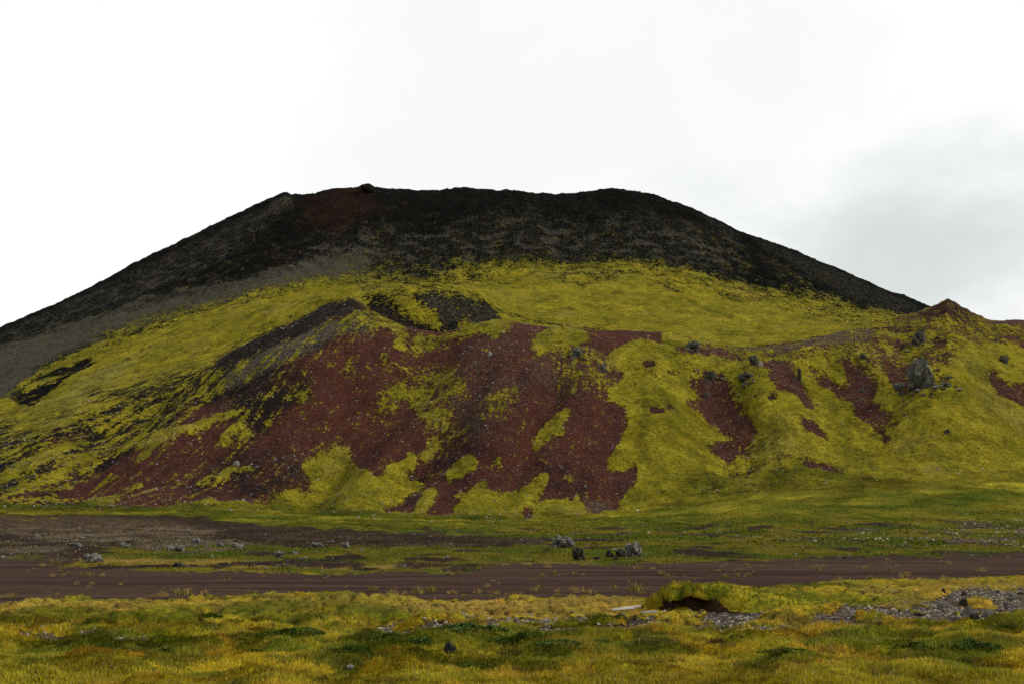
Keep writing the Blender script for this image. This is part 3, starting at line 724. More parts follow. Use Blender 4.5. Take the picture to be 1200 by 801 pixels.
def road_material():
    m, nt, b = new_mat('dirt_track'); q = NB(nt)
    pos = nt.nodes.new('ShaderNodeTexCoord').outputs['Object']
    fine = q.noise(pos, 6, 6, .75); mid = q.noise(pos, .5, 4, .6)
    wv = nt.nodes.new('ShaderNodeVectorMath'); wv.operation = 'MULTIPLY_ADD'; nt.links.new(q.grey(mid), wv.inputs[0]); wv.inputs[1].default_value = (0, 1.6, 0); nt.links.new(q.vscale(pos, (.05, .8, 0)), wv.inputs[2])
    ruts = q.noise(wv.outputs[0], 1.0, 5, .68); grain = q.noise(pos, 30, 3, .7)
    c = q.mix(q.step(ruts, .38, .62), (.026, .0145, .0100), (.068, .0400, .0270))
    c = q.mix(q.math('MULTIPLY', q.step(mid, .45, .7), .5), c, (.060, .029, .021))
    c = q.mul(.8, c, q.grey(q.math('ADD', .3, q.math('MULTIPLY', grain, 1.4))))
    c = q.mix(q.math('MULTIPLY', q.step(fine, .64, .74), .35), c, (.15, .125, .10))
    nt.links.new(c, b.inputs['Base Color'])
    nt.links.new(q.bump(q.math('ADD', fine, q.math('MULTIPLY', ruts, .8)), .7, .08), b.inputs['Normal'])
    return m


M_ROAD = road_material()


def tint_material(name, rough=.9, grain=30.0, amt=.5, trans=0.0):
    m, nt, b = new_mat(name); q = NB(nt)
    pos = nt.nodes.new('ShaderNodeTexCoord').outputs['Object']
    n = q.noise(pos, grain, 3, .6)
    c = q.mul(amt, q.attr('tint').outputs['Color'], q.grey(q.math('ADD', .5, n)))
    nt.links.new(c, b.inputs['Base Color']); b.inputs['Roughness'].default_value = rough
    return m


M_BLADE = tint_material('grass_blade', .8, 8.0, .6)
M_GRAVEL = tint_material('gravel_stone', .92, 18.0, .9)
M_PALE = tint_material('pale_stone', .92, 9.0, .8)


def rock_material(name, base, lichen, amount, scale=1.0):
    m, nt, b = new_mat(name); q = NB(nt)
    pos = nt.nodes.new('ShaderNodeTexCoord').outputs['Object']
    geo = nt.nodes.new('ShaderNodeNewGeometry')
    big = q.noise(pos, 2.2 * scale, 5, .65); fine = q.noise(pos, 9 * scale, 5, .75); pit = q.noise(pos, 26 * scale, 2, .6)
    c = q.mix(q.step(fine, .3, .72), tuple(v * .45 for v in base), tuple(v * 1.5 for v in base))
    c = q.mix(q.math('MULTIPLY', q.step(q.math('ADD', big, q.math('MULTIPLY', q.math('SUBTRACT', fine, .5), .6)), .64 - .3 * amount, .74 - .3 * amount), .85), c, lichen)
    c = q.mul(.7, c, q.grey(q.math('ADD', .4, q.math('MULTIPLY', pit, 1.2))))
    vo = nt.nodes.new('ShaderNodeTexVoronoi'); vo.feature = 'DISTANCE_TO_EDGE'; vo.inputs['Scale'].default_value = 2.3 * scale
    wv = nt.nodes.new('ShaderNodeVectorMath'); wv.operation = 'MULTIPLY_ADD'; nt.links.new(q.grey(fine), wv.inputs[0]); wv.inputs[1].default_value = (.35 / scale,) * 3; nt.links.new(pos, wv.inputs[2])
    nt.links.new(wv.outputs[0], vo.inputs['Vector'])
    c = q.mix(q.math('MULTIPLY', q.math('SUBTRACT', 1.0, q.step(vo.outputs['Distance'], .01, .09)), .65), c, tuple(v * .22 for v in base))
    nt.links.new(c, b.inputs['Base Color'])
    nt.links.new(q.bump(q.math('ADD', fine, q.math('MULTIPLY', pit, .4)), .8, .1 / scale), b.inputs['Normal'])
    return m


M_ROCK_LICHEN = rock_material('lichened_lava', (.095, .088, .075), (.42, .40, .34), .52, 2.2)
M_ROCK_DARK = rock_material('dark_lava', (.034, .032, .028), (.20, .19, .15), .3, 2.2)
M_ROCK_GREY = rock_material('grey_basalt', (.125, .110, .094), (.33, .30, .25), .35, 5.0)
M_ROCK_PALE = rock_material('pale_rhyolite', (.26, .235, .20), (.46, .43, .37), .4, 6.0)
M_OUTCROP = rock_material('outcrop_lava', (.095, .094, .078), (.23, .225, .15), .42, .9)
M_OUTCROP_DARK = rock_material('outcrop_lava_dark', (.060, .058, .048), (.19, .17, .09), .36, 1.0)

# ------------------------------------------------------------------ object helpers
def tag(o, label=None, cat=None, group=None, kind=None):
    if label: o['label'] = label
    if cat: o['category'] = cat
    if group: o['group'] = group
    if kind: o['kind'] = kind
    return o


def link(name, me, mat=None, parent=None):
    o = bpy.data.objects.new(name, me); COL.objects.link(o)
    if mat: me.materials.append(mat)
    if parent: o.parent = parent
    return o


def mesh_np(name, V, faces_list, smooth=True):
    """faces_list: list of (n,k) index arrays, k = 3 or 4"""
    me = bpy.data.meshes.new(name)
    me.vertices.add(len(V)); me.vertices.foreach_set('co', np.ascontiguousarray(V, np.float32).ravel())
    tot = sum(f.size for f in faces_list); nf = sum(len(f) for f in faces_list)
    me.loops.add(tot); me.polygons.add(nf)
    me.loops.foreach_set('vertex_index', np.concatenate([f.ravel() for f in faces_list]).astype(np.int32))
    sizes = np.concatenate([np.full(len(f), f.shape[1]) for f in faces_list])
    st = np.concatenate([[0], np.cumsum(sizes)[:-1]])
    me.polygons.foreach_set('loop_start', st.astype(np.int32))
    me.polygons.foreach_set('use_smooth', np.full(nf, smooth))
    me.update(calc_edges=True)
    return me


def color_attr(me, name, arr):
    at_ = me.attributes.new(name, 'FLOAT_COLOR', 'POINT')
    if arr.shape[1] == 3:
        arr = np.concatenate([arr, np.ones((len(arr), 1))], axis=1)
    at_.data.foreach_set('color', np.ascontiguousarray(arr, np.float32).ravel())


# ------------------------------------------------------------------ setting: terrain sheets cut from the one grid
GRID_V = np.stack([GXX, GYY, GZ], -1).reshape(-1, 3)
GRID_N = np.stack([NX, NY, NZ], -1).reshape(-1, 3)
ii, jj = np.meshgrid(np.arange(NR - 1), np.arange(NC - 1), indexing='ij')
QUADS = np.stack([ii * NC + jj, ii * NC + jj + 1, (ii + 1) * NC + jj + 1, (ii + 1) * NC + jj], -1)
COVER = np.stack([VEG, RED, TAN, STRK], -1).reshape(-1, 4)
FLOW = np.stack([FU, FV, FU * 0], -1).reshape(-1, 3)
TINTF = TINT.reshape(-1, 3)


def sheet(name, sel, mat):
    f = QUADS[sel]
    used = np.unique(f)
    lut = np.zeros(NR * NC, np.int64); lut[used] = np.arange(len(used))
    me = mesh_np(name, GRID_V[used], [lut[f]])
    color_attr(me, 'cover', COVER[used]); color_attr(me, 'tint', TINTF[used])
    fl = me.attributes.new('flow', 'FLOAT_VECTOR', 'POINT'); fl.data.foreach_set('vector', np.ascontiguousarray(FLOW[used], np.float32).ravel())
    me.normals_split_custom_set_from_vertices(GRID_N[used].tolist())
    return tag(link(name, me, mat), kind='structure')


RQ = ii
is_road = (ROADM[:-1, :-1] > .5) & (RQ < R_A0)
is_grav = (GRAV[:-1, :-1] + .3 * perlin(GXX[:-1, :-1] / .5, GYY[:-1, :-1] / .5, 163) > .5) & (RQ < R_A0) & ~is_road
sheet('dirt_road', is_road, M_ROAD)
sheet('stream_bed', is_grav, M_PLAIN)
sheet('meadow', (RQ < R_A1 - 10) & ~is_road & ~is_grav, M_PLAIN)
sheet('foothill', (RQ >= R_A1 - 10) & (RQ < R_V), M_HILL)
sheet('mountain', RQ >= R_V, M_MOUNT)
# the plain that carries on all round, below and beyond the part traced from the image
bm = bmesh.new()
bmesh.ops.create_circle(bm, cap_ends=True, cap_tris=True, segments=96, radius=9000)
me = bpy.data.meshes.new('ground'); bm.to_mesh(me); bm.free()
mg, nt, b = new_mat('far_plain'); q = NB(nt)
pos = nt.nodes.new('ShaderNodeTexCoord').outputs['Object']
nt.links.new(q.mix(q.step(q.noise(pos, .02, 6, .7), .4, .6), (.16, .13, .012), (.05, .036, .024)), b.inputs['Base Color'])
g = link('ground', me, mg); g.location.z = -1.2; tag(g, kind='structure')

# ------------------------------------------------------------------ grass of the near meadow (uncountable)
def blades(name, X, Y, Z, col, length, width, lean, mat=M_BLADE, rng=RNG, sweep=None):
    n = len(X)
    ang = rng.random(n) * 2 * np.pi if sweep is None else sweep + rng.normal(0, .75, n)
    dx, dy = np.cos(ang), np.sin(ang)                       # lean direction
    wx, wy = -dy * width * .5, dx * width * .5
    # blades turn a broad side to somewhere at random
    L1 = length * .55; out1 = lean * length * .22; out2 = lean * length * .75
    h2 = length * np.sqrt(np.maximum(.05, 1 - (lean * .75) ** 2))
    V = np.zeros((n, 5, 3))
    V[:, 0] = np.stack([X - wx, Y - wy, Z - .02], -1); V[:, 1] = np.stack([X + wx, Y + wy, Z - .02], -1)
    V[:, 2] = np.stack([X + dx * out1 + wx * .8, Y + dy * out1 + wy * .8, Z + L1 * .95], -1)
    V[:, 3] = np.stack([X + dx * out1 - wx * .8, Y + dy * out1 - wy * .8, Z + L1 * .95], -1)
    V[:, 4] = np.stack([X + dx * out2, Y + dy * out2, Z + h2], -1)
    base = np.arange(n)[:, None] * 5
    me = mesh_np(name, V.reshape(-1, 3), [base + np.array([[0, 1, 2, 3]]), base + np.array([[3, 2, 4]])])
    color_attr(me, 'tint', np.repeat(col, 5, axis=0))
    return me


def scatter(n, y0, y1, amax=.45, rng=RNG, power=1.0):
    y = np.sqrt(y0**2 + rng.random(n) * (y1**2 - y0**2)); a = (rng.random(n) * 2 - 1) * amax
    return a * y, y


def grass_field(name, n, y0, y1, keep, length, width, kind='stuff', cmul=1.0):
    x, y = scatter(n, y0, y1)
    r, c = ground_rc(x, y)
    k = keep(r, c, x, y) > RNG.random(len(x))
    x, y, r, c = x[k], y[k], r[k], c[k]
    z = bil(GZ, r, c); col = bil(TINT, r, c)
    jit = RNG.random((len(x), 1)) * .7 + .65
    col = col * jit * cmul
    straw = (RNG.random(len(x)) < .10)
    col[straw] = np.array([.30, .235, .06]) * (.7 + .5 * RNG.random((straw.sum(), 1)))
    hl = (.5 + RNG.random(len(x)) * .9) * (.75 + .7 * np.clip(perlin(x / .7, y / .7, 171) + .4, 0, 1))
    me = blades(name, x, y, z, np.clip(col, 0, 1), length * hl, width * (.7 + .6 * RNG.random(len(x))), .6 + .65 * RNG.random(len(x)), sweep=.3 + 2.6 * fbm(x / 1.6, y / 1.6, 2, 231))
    return tag(link(name, me, M_BLADE), kind=kind)


vg = lambda r, c: bil(VEG, r, c) ** 2
grass_field('grass', 420000, 15, 30, lambda r, c, x, y: vg(r, c), .068, .011)
grass_field('grass', 130000, 29, 47, lambda r, c, x, y: vg(r, c) * .38, .055, .014)
grass_field('grass', 90000, 52, 86, lambda r, c, x, y: vg(r, c) * .7, .075, .034)

# tussocks of the slope foot and withered stalks on the brown flat
def far_scatter(n, y0, y1):
    x, y = scatter(n, y0, y1, .42)
    c = np.interp(x / y, A, np.arange(NC)); j = np.round(c).astype(int)
    r = np.zeros(n)
    for cj in np.unique(j):
        m_ = j == cj
        r[m_] = np.interp(y[m_], GYY[:R_A1 + 120, cj], np.arange(R_A1 + 120))
    return x, y, r, c


x, y, r, c = far_scatter(260000, 80, 215)
pat = .25 + .9 * sstep(-.2, .5, fbm(x / 5, y / 14, 3, 157))
k = (bil(VEG, r, c) ** 2 * pat * sstep(R_A1 + 60, R_A1 - 10, r) * 1.0 > RNG.random(len(x)))
x, y, r, c = x[k], y[k], r[k], c[k]
col = bil(TINT, r, c) * (.6 + .65 * RNG.random((len(x), 1)))
me = blades('grass', x, y, bil(GZ, r, c), np.clip(col, 0, 1), .05 + .09 * RNG.random(len(x)), .05 + .06 * RNG.random(len(x)), .7 + .55 * RNG.random(len(x)))
tag(link('grass', me, M_BLADE), kind='stuff')
x, y, r, c = far_scatter(60000, 48, 150)
k = np.clip(bil(TAN, r, c) * 1.1 + .06, 0, 1) * (1 - bil(ROAD, r, c)) * (1 - bil(VEG, r, c)) * (.15 + sstep(-.3, .4, fbm(x / 3, y / 5, 3, 159))) > RNG.random(len(x))
x, y, r, c = x[k], y[k], r[k], c[k]
col = np.where(RNG.random((len(x), 1)) < .55, np.array([[.17, .125, .06]]), np.array([[.10, .085, .02]])) * (.4 + .9 * RNG.random((len(x), 1)))
me = blades('withered_grass', x, y, bil(GZ, r, c), col, .08 + .12 * RNG.random(len(x)), .04 + .03 * RNG.random(len(x)), .6 + .5 * RNG.random(len(x)))
tag(link('withered_grass', me, M_BLADE), kind='stuff')

# ------------------------------------------------------------------ stones as loose material
def ico(sub):
    bm = bmesh.new(); bmesh.ops.create_icosphere(bm, subdivisions=sub, radius=1)
    v = np.array([v.co[:] for v in bm.verts]); f = np.array([[w.index for w in f.verts] for f in bm.faces]); bm.free()
    return v, f


HI_V, HI_F = ico(2); LOW_V, LOW_F = ico(1)


def stones_mesh(name, P, size, col, mat, flat=.65, low=False):
    ICO_V, ICO_F = (LOW_V, LOW_F) if low else (HI_V, HI_F)
    n = len(P); m = len(ICO_V)
    jit = .65 + .7 * RNG.random((n, m, 1))
    V = ICO_V[None] * jit
    ax = .7 + .6 * RNG.random((n, 1, 3)); ax[..., 2] *= flat
    th = RNG.random(n) * 6.283
    V = V * ax
    ct, st = np.cos(th)[:, None], np.sin(th)[:, None]
    V = np.stack([V[..., 0] * ct - V[..., 1] * st, V[..., 0] * st + V[..., 1] * ct, V[..., 2]], -1)
    V = V * (size[:, None, None] * .5) + P[:, None, :]
    F_ = (np.arange(n)[:, None, None] * m + ICO_F[None]).reshape(-1, 3)
    me = mesh_np(name, V.reshape(-1, 3), [F_], smooth=False)
    color_attr(me, 'tint', np.repeat(col, m, axis=0))
    return tag(link(name, me, mat), kind='stuff')


def grey_cols(n, lo, hi, warm=.06):
    v = lo + (hi - lo) * RNG.random((n, 1)) ** 1.6
    w = (RNG.random((n, 1)) - .3) * warm
    return np.concatenate([v * (1 + w), v, v * (1 - w)], 1)


# gravel of the stream bed
x, y = scatter(60000, 25, 46, .42); r, c = ground_rc(x, y)
k = (bil(GRAV, r, c) * .8 > RNG.random(len(x)))
x, y, r, c = x[k], y[k], r[k], c[k]
s = .025 + .06 * RNG.random(len(x)) ** 3
stones_mesh('gravel', np.stack([x, y, bil(GZ, r, c) + s * .1], -1), s, grey_cols(len(x), .06, .42, .25) * np.array([[1.08, .98, .86]]), M_GRAVEL)
# small stones strewn over the brown flat
x, y = scatter(7000, 50, 130, .42)
c = np.interp(x / y, A, np.arange(NC)); r = np.array([np.interp(yy, GYY[:R_A1, int(cc)], np.arange(R_A1)) for yy, cc in zip(y, c)])
k = (np.clip(bil(TAN, r, c) * .9 + .08, 0, 1) * (1 - .5 * bil(ROAD, r, c)) > RNG.random(len(x)))
x, y, r, c = x[k], y[k], r[k], c[k]
s = .06 + .14 * RNG.random(len(x)) ** 4
stones_mesh('loose_gravel', np.stack([x, y, bil(GZ, r, c) + s * .1], -1), s, grey_cols(len(x), .04, .26, .2), M_GRAVEL, flat=.5)
# pale pumice specks over the red face
n = 130000
r = R_A1 - 60 + RNG.random(n) * (R_F - R_A1 + 80); c = np.interp((RNG.random(n) * 2 - 1) * .42, A, np.arange(NC))
clus = .6 + .9 * fbm(bil(GXX, r, c) / 5, bil(GYY, r, c) / 5, 2, 181)
k = (bil(SPK, r, c) ** 1.5 * np.clip(clus, .05, 1) * np.where(r < R_A1, .0, .34) > RNG.random(n))
r, c = r[k], c[k]
s = .06 + .24 * RNG.random(len(r)) ** 7
stones_mesh('pale_pumice_debris', np.stack([bil(GXX, r, c), bil(GYY, r, c), bil(GZ, r, c) + np.where(r < R_A1, .07, s * .15)], -1), s * np.where(r < R_A1, 1.5, 1), np.where((r < R_A1)[:, None], grey_cols(len(r), .22, .62, .4) * np.array([[1.02, 1.0, .66]]), grey_cols(len(r), .08, .62, .1)), M_PALE, low=True)
# pale clumps and stones strewn along the slope foot
FOOT = np.zeros((NR, NC))
put(FOOT, [(1000, 626), (1140, 606), (1300, 586), (1300, 644), (1100, 644), (980, 638), (860, 630), (900, 622)], 1.0, 10)
put(FOOT, [(330, 592), (540, 602), (640, 608), (620, 614), (500, 612), (400, 608)], .5, 5)
put(FOOT, [(640, 616), (900, 620), (1000, 622), (980, 634), (800, 630)], .25, 6)
x, y, r, c = far_scatter(20000, 75, 205)
k = bil(FOOT, r, c) * (.1 + sstep(-.1, .45, fbm(x / 4, y / 12, 3, 227))) > RNG.random(len(x))
x, y, r, c = x[k], y[k], r[k], c[k]
s = .09 + .17 * RNG.random(len(x)) ** 4
stones_mesh('pale_lichen_debris', np.stack([x, y, bil(GZ, r, c) + s * .2], -1), s, grey_cols(len(x), .16, .50, .3) * np.array([[1.02, 1.0, .66]]), M_PALE, low=True)
# dark clinker over the summit slopes
n = 5000
r = R_B - 30 + RNG.random(n) * (R_M - R_B + 40); c = np.interp((RNG.random(n) * 2 - 1) * .42, A, np.arange(NC))
s = .15 + .4 * RNG.random(n) ** 6
col = grey_cols(n, .008, .09, .1)
stones_mesh('clinker_debris', np.stack([bil(GXX, r, c), bil(GYY, r, c), bil(GZ, r, c) + s * .15], -1), s, col, M_PALE, low=True)

# ------------------------------------------------------------------ rocks that can be counted
def rock_mesh(name, seed, subdiv=3, facets=7, rough=.16, crag=0.0, flat=.75, top=9):
    rg = random.Random(seed)
    bm = bmesh.new(); bmesh.ops.create_icosphere(bm, subdivisions=subdiv, radius=1)
    planes = []
    for _ in range(facets):
        v = Vector((rg.gauss(0, 1), rg.gauss(0, 1), rg.gauss(.2, .8))).normalized()
        planes.append((v, rg.uniform(.55, .85)))
    off = Vector((rg.uniform(-50, 50), rg.uniform(-50, 50), rg.uniform(-50, 50)))
    for v in bm.verts:
        p = v.co.copy()
        for nrm, d in planes:
            t = p.dot(nrm) - d
            if t > 0: p -= nrm * t * .9
        q_ = p * 1.6 + off
        f = 1 + rough * mnoise.fractal(q_ * 1.3, 1.0, 2.1, 5)
        if crag:
            f += crag * (abs(mnoise.noise(q_ * 1.1)) * 1.2 - .35) + crag * .5 * (mnoise.cell(q_ * 1.9) - .5)
        p *= f
        p.z *= flat
        if p.z > top: p.z = top + (p.z - top) * .25
        if p.z < -.35: p.z = -.35
        v.co = p
    bm.normal_update()
    me = bpy.data.meshes.new(name); bm.to_mesh(me); bm.free()
    return me


ROUND = [rock_mesh('rock', 100 + i, 3, 8, .14) for i in range(6)]


def cluster_mesh(name, seed, lobes=8, flat=.8, sub=5, spread=.6):
    """one craggy mass made of several joined blocks"""
    rg = random.Random(seed)
    L_ = [(Vector((0, 0, 0)), .42)]
    for _ in range(lobes):
        a_ = rg.uniform(0, 6.283); r_ = spread * math.sqrt(rg.random())
        L_.append((Vector((math.cos(a_) * r_, math.sin(a_) * r_ * .8, rg.uniform(-.1, .42))), rg.uniform(.26, .46)))
    pl_ = [[(Vector((rg.gauss(0, 1), rg.gauss(0, 1), rg.gauss(0, 1))).normalized(), rg.uniform(.6, .85)) for _ in range(7)] for _ in L_]
    off = Vector((rg.uniform(-50, 50), rg.uniform(-50, 50), 0))
    bm = bmesh.new(); bmesh.ops.create_icosphere(bm, subdivisions=sub, radius=1)
    for v in bm.verts:
        d = v.co.normalized(); best = .2
        for (c_, ro), planes in zip(L_, pl_):
            b_ = d.dot(c_); disc = b_ * b_ - c_.length_squared + ro * ro
            if disc <= 0: continue
            t = b_ + math.sqrt(disc)
            for nrm, dd in planes:                      # each block is cut by its own flat faces
                dn = d.dot(nrm)
                if dn > 1e-3:
                    t = min(t, (dd * ro + c_.dot(nrm)) / dn) if (dd * ro + c_.dot(nrm)) > 0 else t
            best = max(best, t)
        p = d * best
        n_ = mnoise.fractal(p * 3.2 + off, 1.0, 2.1, 4)
        p *= 1 + .09 * n_
        p.z *= flat
        if p.z < -.3: p.z = -.3
        v.co = p
    bm.normal_update()
    me = bpy.data.meshes.new(name); bm.to_mesh(me); bm.free()
    return me


CRAG = [cluster_mesh('rock', 260 + i, 9, .8) for i in range(6)]
OUTC = [cluster_mesh('rock_outcrop', 280 + i, 9, 1.0, 5, .5) for i in range(6)]
used_mats = {}


def rock(name, shape, mat, px, py, wpx, hpx, label, cat='rock', group=None, zone='front', rot=None, sink=.24):
    """a rock whose foot is at the photo position; width and height in photo pixels"""
    p = at(px, py, zone)
    m_per = p.y / F / cp
    key = (shape.name, mat.name)
    if key not in used_mats:
        me = shape.copy(); me.materials.clear(); me.materials.append(mat); used_mats[key] = me
    o = bpy.data.objects.new(name, used_mats[key]); COL.objects.link(o)
    wd = wpx * m_per / 2
    xs = [v.co.x for v in shape.vertices[:]] if False else None
    hz = hpx * m_per / .80
    sink = min(sink, .17) if shape in CRAG else sink
    cl_ = 1.28 if shape in CRAG or shape in OUTC else 1.05
    o.scale = (wd * cl_, wd * .9 * cl_, hz * (1.05 if cl_ > 1.1 else 1))
    if name == 'rock_outcrop': RUBBLE.append((p.copy(), wd, px))
    o.location = p + Vector((0, wd * .3, hz * (.35 - sink)))
    o.rotation_euler = (0, 0, rot if rot is not None else random.uniform(-.5, .5))
    tag(o, label, cat, group)
    return o


RUBBLE = []
# boulders of the plain
rock('boulder', CRAG[0], M_ROCK_LICHEN, 109, 658, 25, 12, 'pale lichen-covered boulder beside the far edge of the dirt road', 'boulder', rot=.3)
rock('boulder', CRAG[1], M_ROCK_LICHEN, 660, 640, 27, 14, 'craggy pale grey boulder, highest of the rocks above the dirt road', 'boulder', rot=0)
rock('boulder', CRAG[2], M_ROCK_DARK, 678, 655, 17, 15, 'dark upright lava boulder with pale flecks, just below the craggy pale one', 'boulder', rot=1)
rock('boulder', CRAG[3], M_ROCK_LICHEN, 743, 650, 20, 16, 'pointed grey boulder at the tall end of the rock row above the road', 'boulder', rot=.2)
rock('boulder', CRAG[4], M_ROCK_DARK, 729, 651, 16, 9, 'low dark boulder leaning on the pointed grey boulder', 'boulder', rot=.7)
rock('boulder', CRAG[5], M_ROCK_DARK, 714, 651, 10, 9, 'small mossy dark rock at the low end of the rock row', 'boulder', rot=2)
rock('rock', CRAG[2], M_ROCK_DARK, 699, 654, 9, 4, 'tiny flat dark rock in grass between the upright boulder and the rock row', rot=2.4)
rock('rock', CRAG[3], M_ROCK_DARK, 721, 656, 7, 4, 'little dark rock in the grass in front of the rock row', rot=1.4)
rock('rock', CRAG[5], M_ROCK_LICHEN, 43, 629, 8, 6, 'small dark rock on the bank of the brown gravel flat, above the dark rut', rot=.4)
rock('rock', CRAG[0], M_ROCK_LICHEN, 205, 644, 22, 9, 'broad low pile of pale grey lava, widest on the brown flat', rot=2.2)
rock('rock', CRAG[3], M_ROCK_LICHEN, 229, 636, 12, 7, 'pale grey lava lump just behind the broad low pile', rot=1.0)
rock('rock', CRAG[4], M_ROCK_LICHEN, 146, 641, 14, 6, 'flat grey lava lump at the edge of the bright green moss patch', rot=.6)
rock('rock', CRAG[1], M_ROCK_LICHEN, 98, 632, 16, 5, 'thin grey ledge of lava on the brown flat behind the pale boulder', rot=1.9)
rock('rock', CRAG[2], M_ROCK_LICHEN, 88, 642, 13, 5, 'low dark grey rock directly above the pale roadside boulder', rot=.2)
rock('rock', CRAG[5], M_ROCK_LICHEN, 278, 641, 18, 6, 'long low grey rock at the start of the dark earth strip', rot=.9)
rock('rock', CRAG[0], M_ROCK_DARK, 208, 664, 12, 6, 'dark rock with pale flecks in the straw-coloured verge of the road', rot=1.2)
rock('rock', CRAG[4], M_ROCK_LICHEN, 258, 640, 10, 5, 'small grey lump beside the long low grey rock', rot=1.2)
rock('rock', CRAG[1], M_ROCK_LICHEN, 370, 640, 17, 6, 'flat grey rock in the middle of the dark earth strip', rot=.2)
rock('rock', CRAG[3], M_ROCK_LICHEN, 405, 642, 11, 8, 'upright pale grey rock where the dark earth strip meets green grass', rot=.5)
rock('rock', CRAG[2], M_ROCK_LICHEN, 327, 655, 16, 8, 'dark grey rock in the yellow-green strip above the road', rot=1.6)
rock('rock', CRAG[5], M_ROCK_LICHEN, 345, 651, 9, 5, 'small grey rock just behind the dark grey one in the green strip', rot=.6)
# stones in the near meadow and stream bed
rock('rock', ROUND[0], M_ROCK_DARK, 526, 772, 16, 10, 'dark angular rock in the near meadow grass', rot=.3)
rock('rock', ROUND[1], M_ROCK_PALE, 410, 788, 10, 5, 'pale cream stone lying in the nearest grass', rot=.8)
rock('rock', ROUND[2], M_ROCK_PALE, 431, 771, 6, 8, 'pale stone beside the dark green shrub in the meadow', rot=.8)
rock('rock', ROUND[3], M_ROCK_GREY, 305, 740, 13, 7, 'light grey stone by itself in the small gravel patch', rot=.1)
rock('rock', ROUND[4], M_ROCK_PALE, 353, 742, 9, 5, 'pale stone at the end of a short gravel patch', rot=.1)
rock('rock', ROUND[5], M_ROCK_PALE, 376, 741, 8, 5, 'pale flat stone just past the short gravel patch', rot=1.1)
rock('rock', ROUND[0], M_ROCK_PALE, 418, 743, 8, 5, 'pale stone at the narrow tip of the long gravel bed', rot=2.1)
rock('rock', ROUND[1], M_ROCK_DARK, 509, 727, 9, 6, 'dark stone with a white side on the upper edge of the gravel', rot=1.5)
rock('rock', ROUND[2], M_ROCK_GREY, 605, 727, 10, 8, 'grey stone with a dark hollow behind it in the gravel bed', rot=.3)
rock('boulder', CRAG[3], M_ROCK_GREY, 1049, 731, 25, 11, 'pointed grey slab rock in the gravel bed, alone at its near edge', 'boulder', rot=.0)
rock('rock', ROUND[3], M_ROCK_PALE, 1035, 724, 11, 7, 'cream-coloured stone beside the pointed grey slab rock', rot=.5)
rock('boulder', ROUND[4], M_ROCK_GREY, 1122, 728, 20, 9, 'sloping grey rock starting the row of big stones in the bed', 'boulder', rot=.2)
rock('boulder', ROUND[5], M_ROCK_DARK, 1142, 724, 18, 8, 'dark grey rock second in the row of big stones', 'boulder', rot=.6)
rock('rock', ROUND[0], M_ROCK_GREY, 1136, 716, 14, 8, 'light stone on top of the row of big stones', rot=.9)
rock('boulder', ROUND[1], M_ROCK_GREY, 1160, 720, 20, 10, 'broad grey rock in the middle of the row of big stones', 'boulder', rot=1.3)
rock('boulder', CRAG[5], M_ROCK_GREY, 1184, 709, 18, 9, 'pale-topped grey rock above the row of big stones', 'boulder', rot=.3)
rock('rock', ROUND[2], M_ROCK_DARK, 1192, 716, 15, 7, 'dark rock under the pale-topped grey rock', rot=.3)
rock('rock', ROUND[3], M_ROCK_GREY, 1104, 711, 13, 8, 'grey rock in the stony patch behind the pointed slab', rot=1.3)
rock('rock', ROUND[4], M_ROCK_DARK, 1130, 708, 11, 7, 'dark triangular rock at the edge of yellow moss in the bed', rot=.3)
rock('rock', ROUND[5], M_ROCK_DARK, 1106, 698, 6, 5, 'small dark stone on the bare brown bank by the bed', rot=.3)
rock('rock', ROUND[0], M_ROCK_DARK, 1130, 698, 9, 5, 'dark stone right of a small one on the bare brown bank', rot=1.7)
rock('rock', ROUND[1], M_ROCK_GREY, 1185, 699, 12, 5, 'grey stone farthest along the bare brown bank', rot=1.7)
rock('rock', ROUND[2], M_ROCK_GREY, 958, 735, 9, 7, 'light grey upright stone on the gravel next to the meadow', rot=2.0)
rock('rock', ROUND[3], M_ROCK_GREY, 918, 737, 11, 5, 'pale grey stone half sunk at the meadow edge', rot=2.0)
rock('rock', ROUND[4], M_ROCK_GREY, 895, 739, 10, 5, 'bluish grey round stone on the gravel near the meadow', rot=1.0)
rock('rock', ROUND[5], M_ROCK_GREY, 936, 716, 12, 5, 'flat grey stone beside the grassy bank past the turf mound', rot=1.0)
rock('rock', CRAG[1], M_ROCK_DARK, 1008, 722, 13, 7, 'dark lump of lava standing in the gravel behind grass', rot=1.0)
# outcrops on the slopes
rock('rock_outcrop', OUTC[4], M_OUTCROP, 1081, 454, 34, 36, 'large blue-grey lava outcrop standing in the mossy slope', 'outcrop', rot=.2, sink=.3)
rock('rock_outcrop', OUTC[1], M_OUTCROP_DARK, 1077, 404, 24, 17, 'dark jagged outcrop above the large blue-grey one', 'outcrop', rot=.8, sink=.3)
rock('rock_outcrop', OUTC[2], M_OUTCROP, 1053, 455, 15, 8, 'low grey-green rock in the foot of a red streak', 'outcrop', rot=.3, sink=.2)
rock('rock_outcrop', OUTC[0], M_OUTCROP_DARK, 884, 428, 13, 10, 'dark knob of lava at the head of a red scar', 'outcrop', rot=.3, sink=.2)
rock('rock_outcrop', ROUND[3], M_ROCK_PALE, 891, 430, 7, 7, 'pale grey block against the dark lava knob', 'outcrop', rot=.3, sink=.2)
rock('rock_outcrop', OUTC[5], M_OUTCROP, 812, 408, 19, 10, 'rough grey outcrop on the crest where moss meets a red strip', 'outcrop', rot=.9, sink=.25)
rock('rock_outcrop', OUTC[3], M_OUTCROP_DARK, 833, 441, 19, 8, 'low dark outcrop along the upper lip of a wide red scar', 'outcrop', rot=.9, sink=.25)
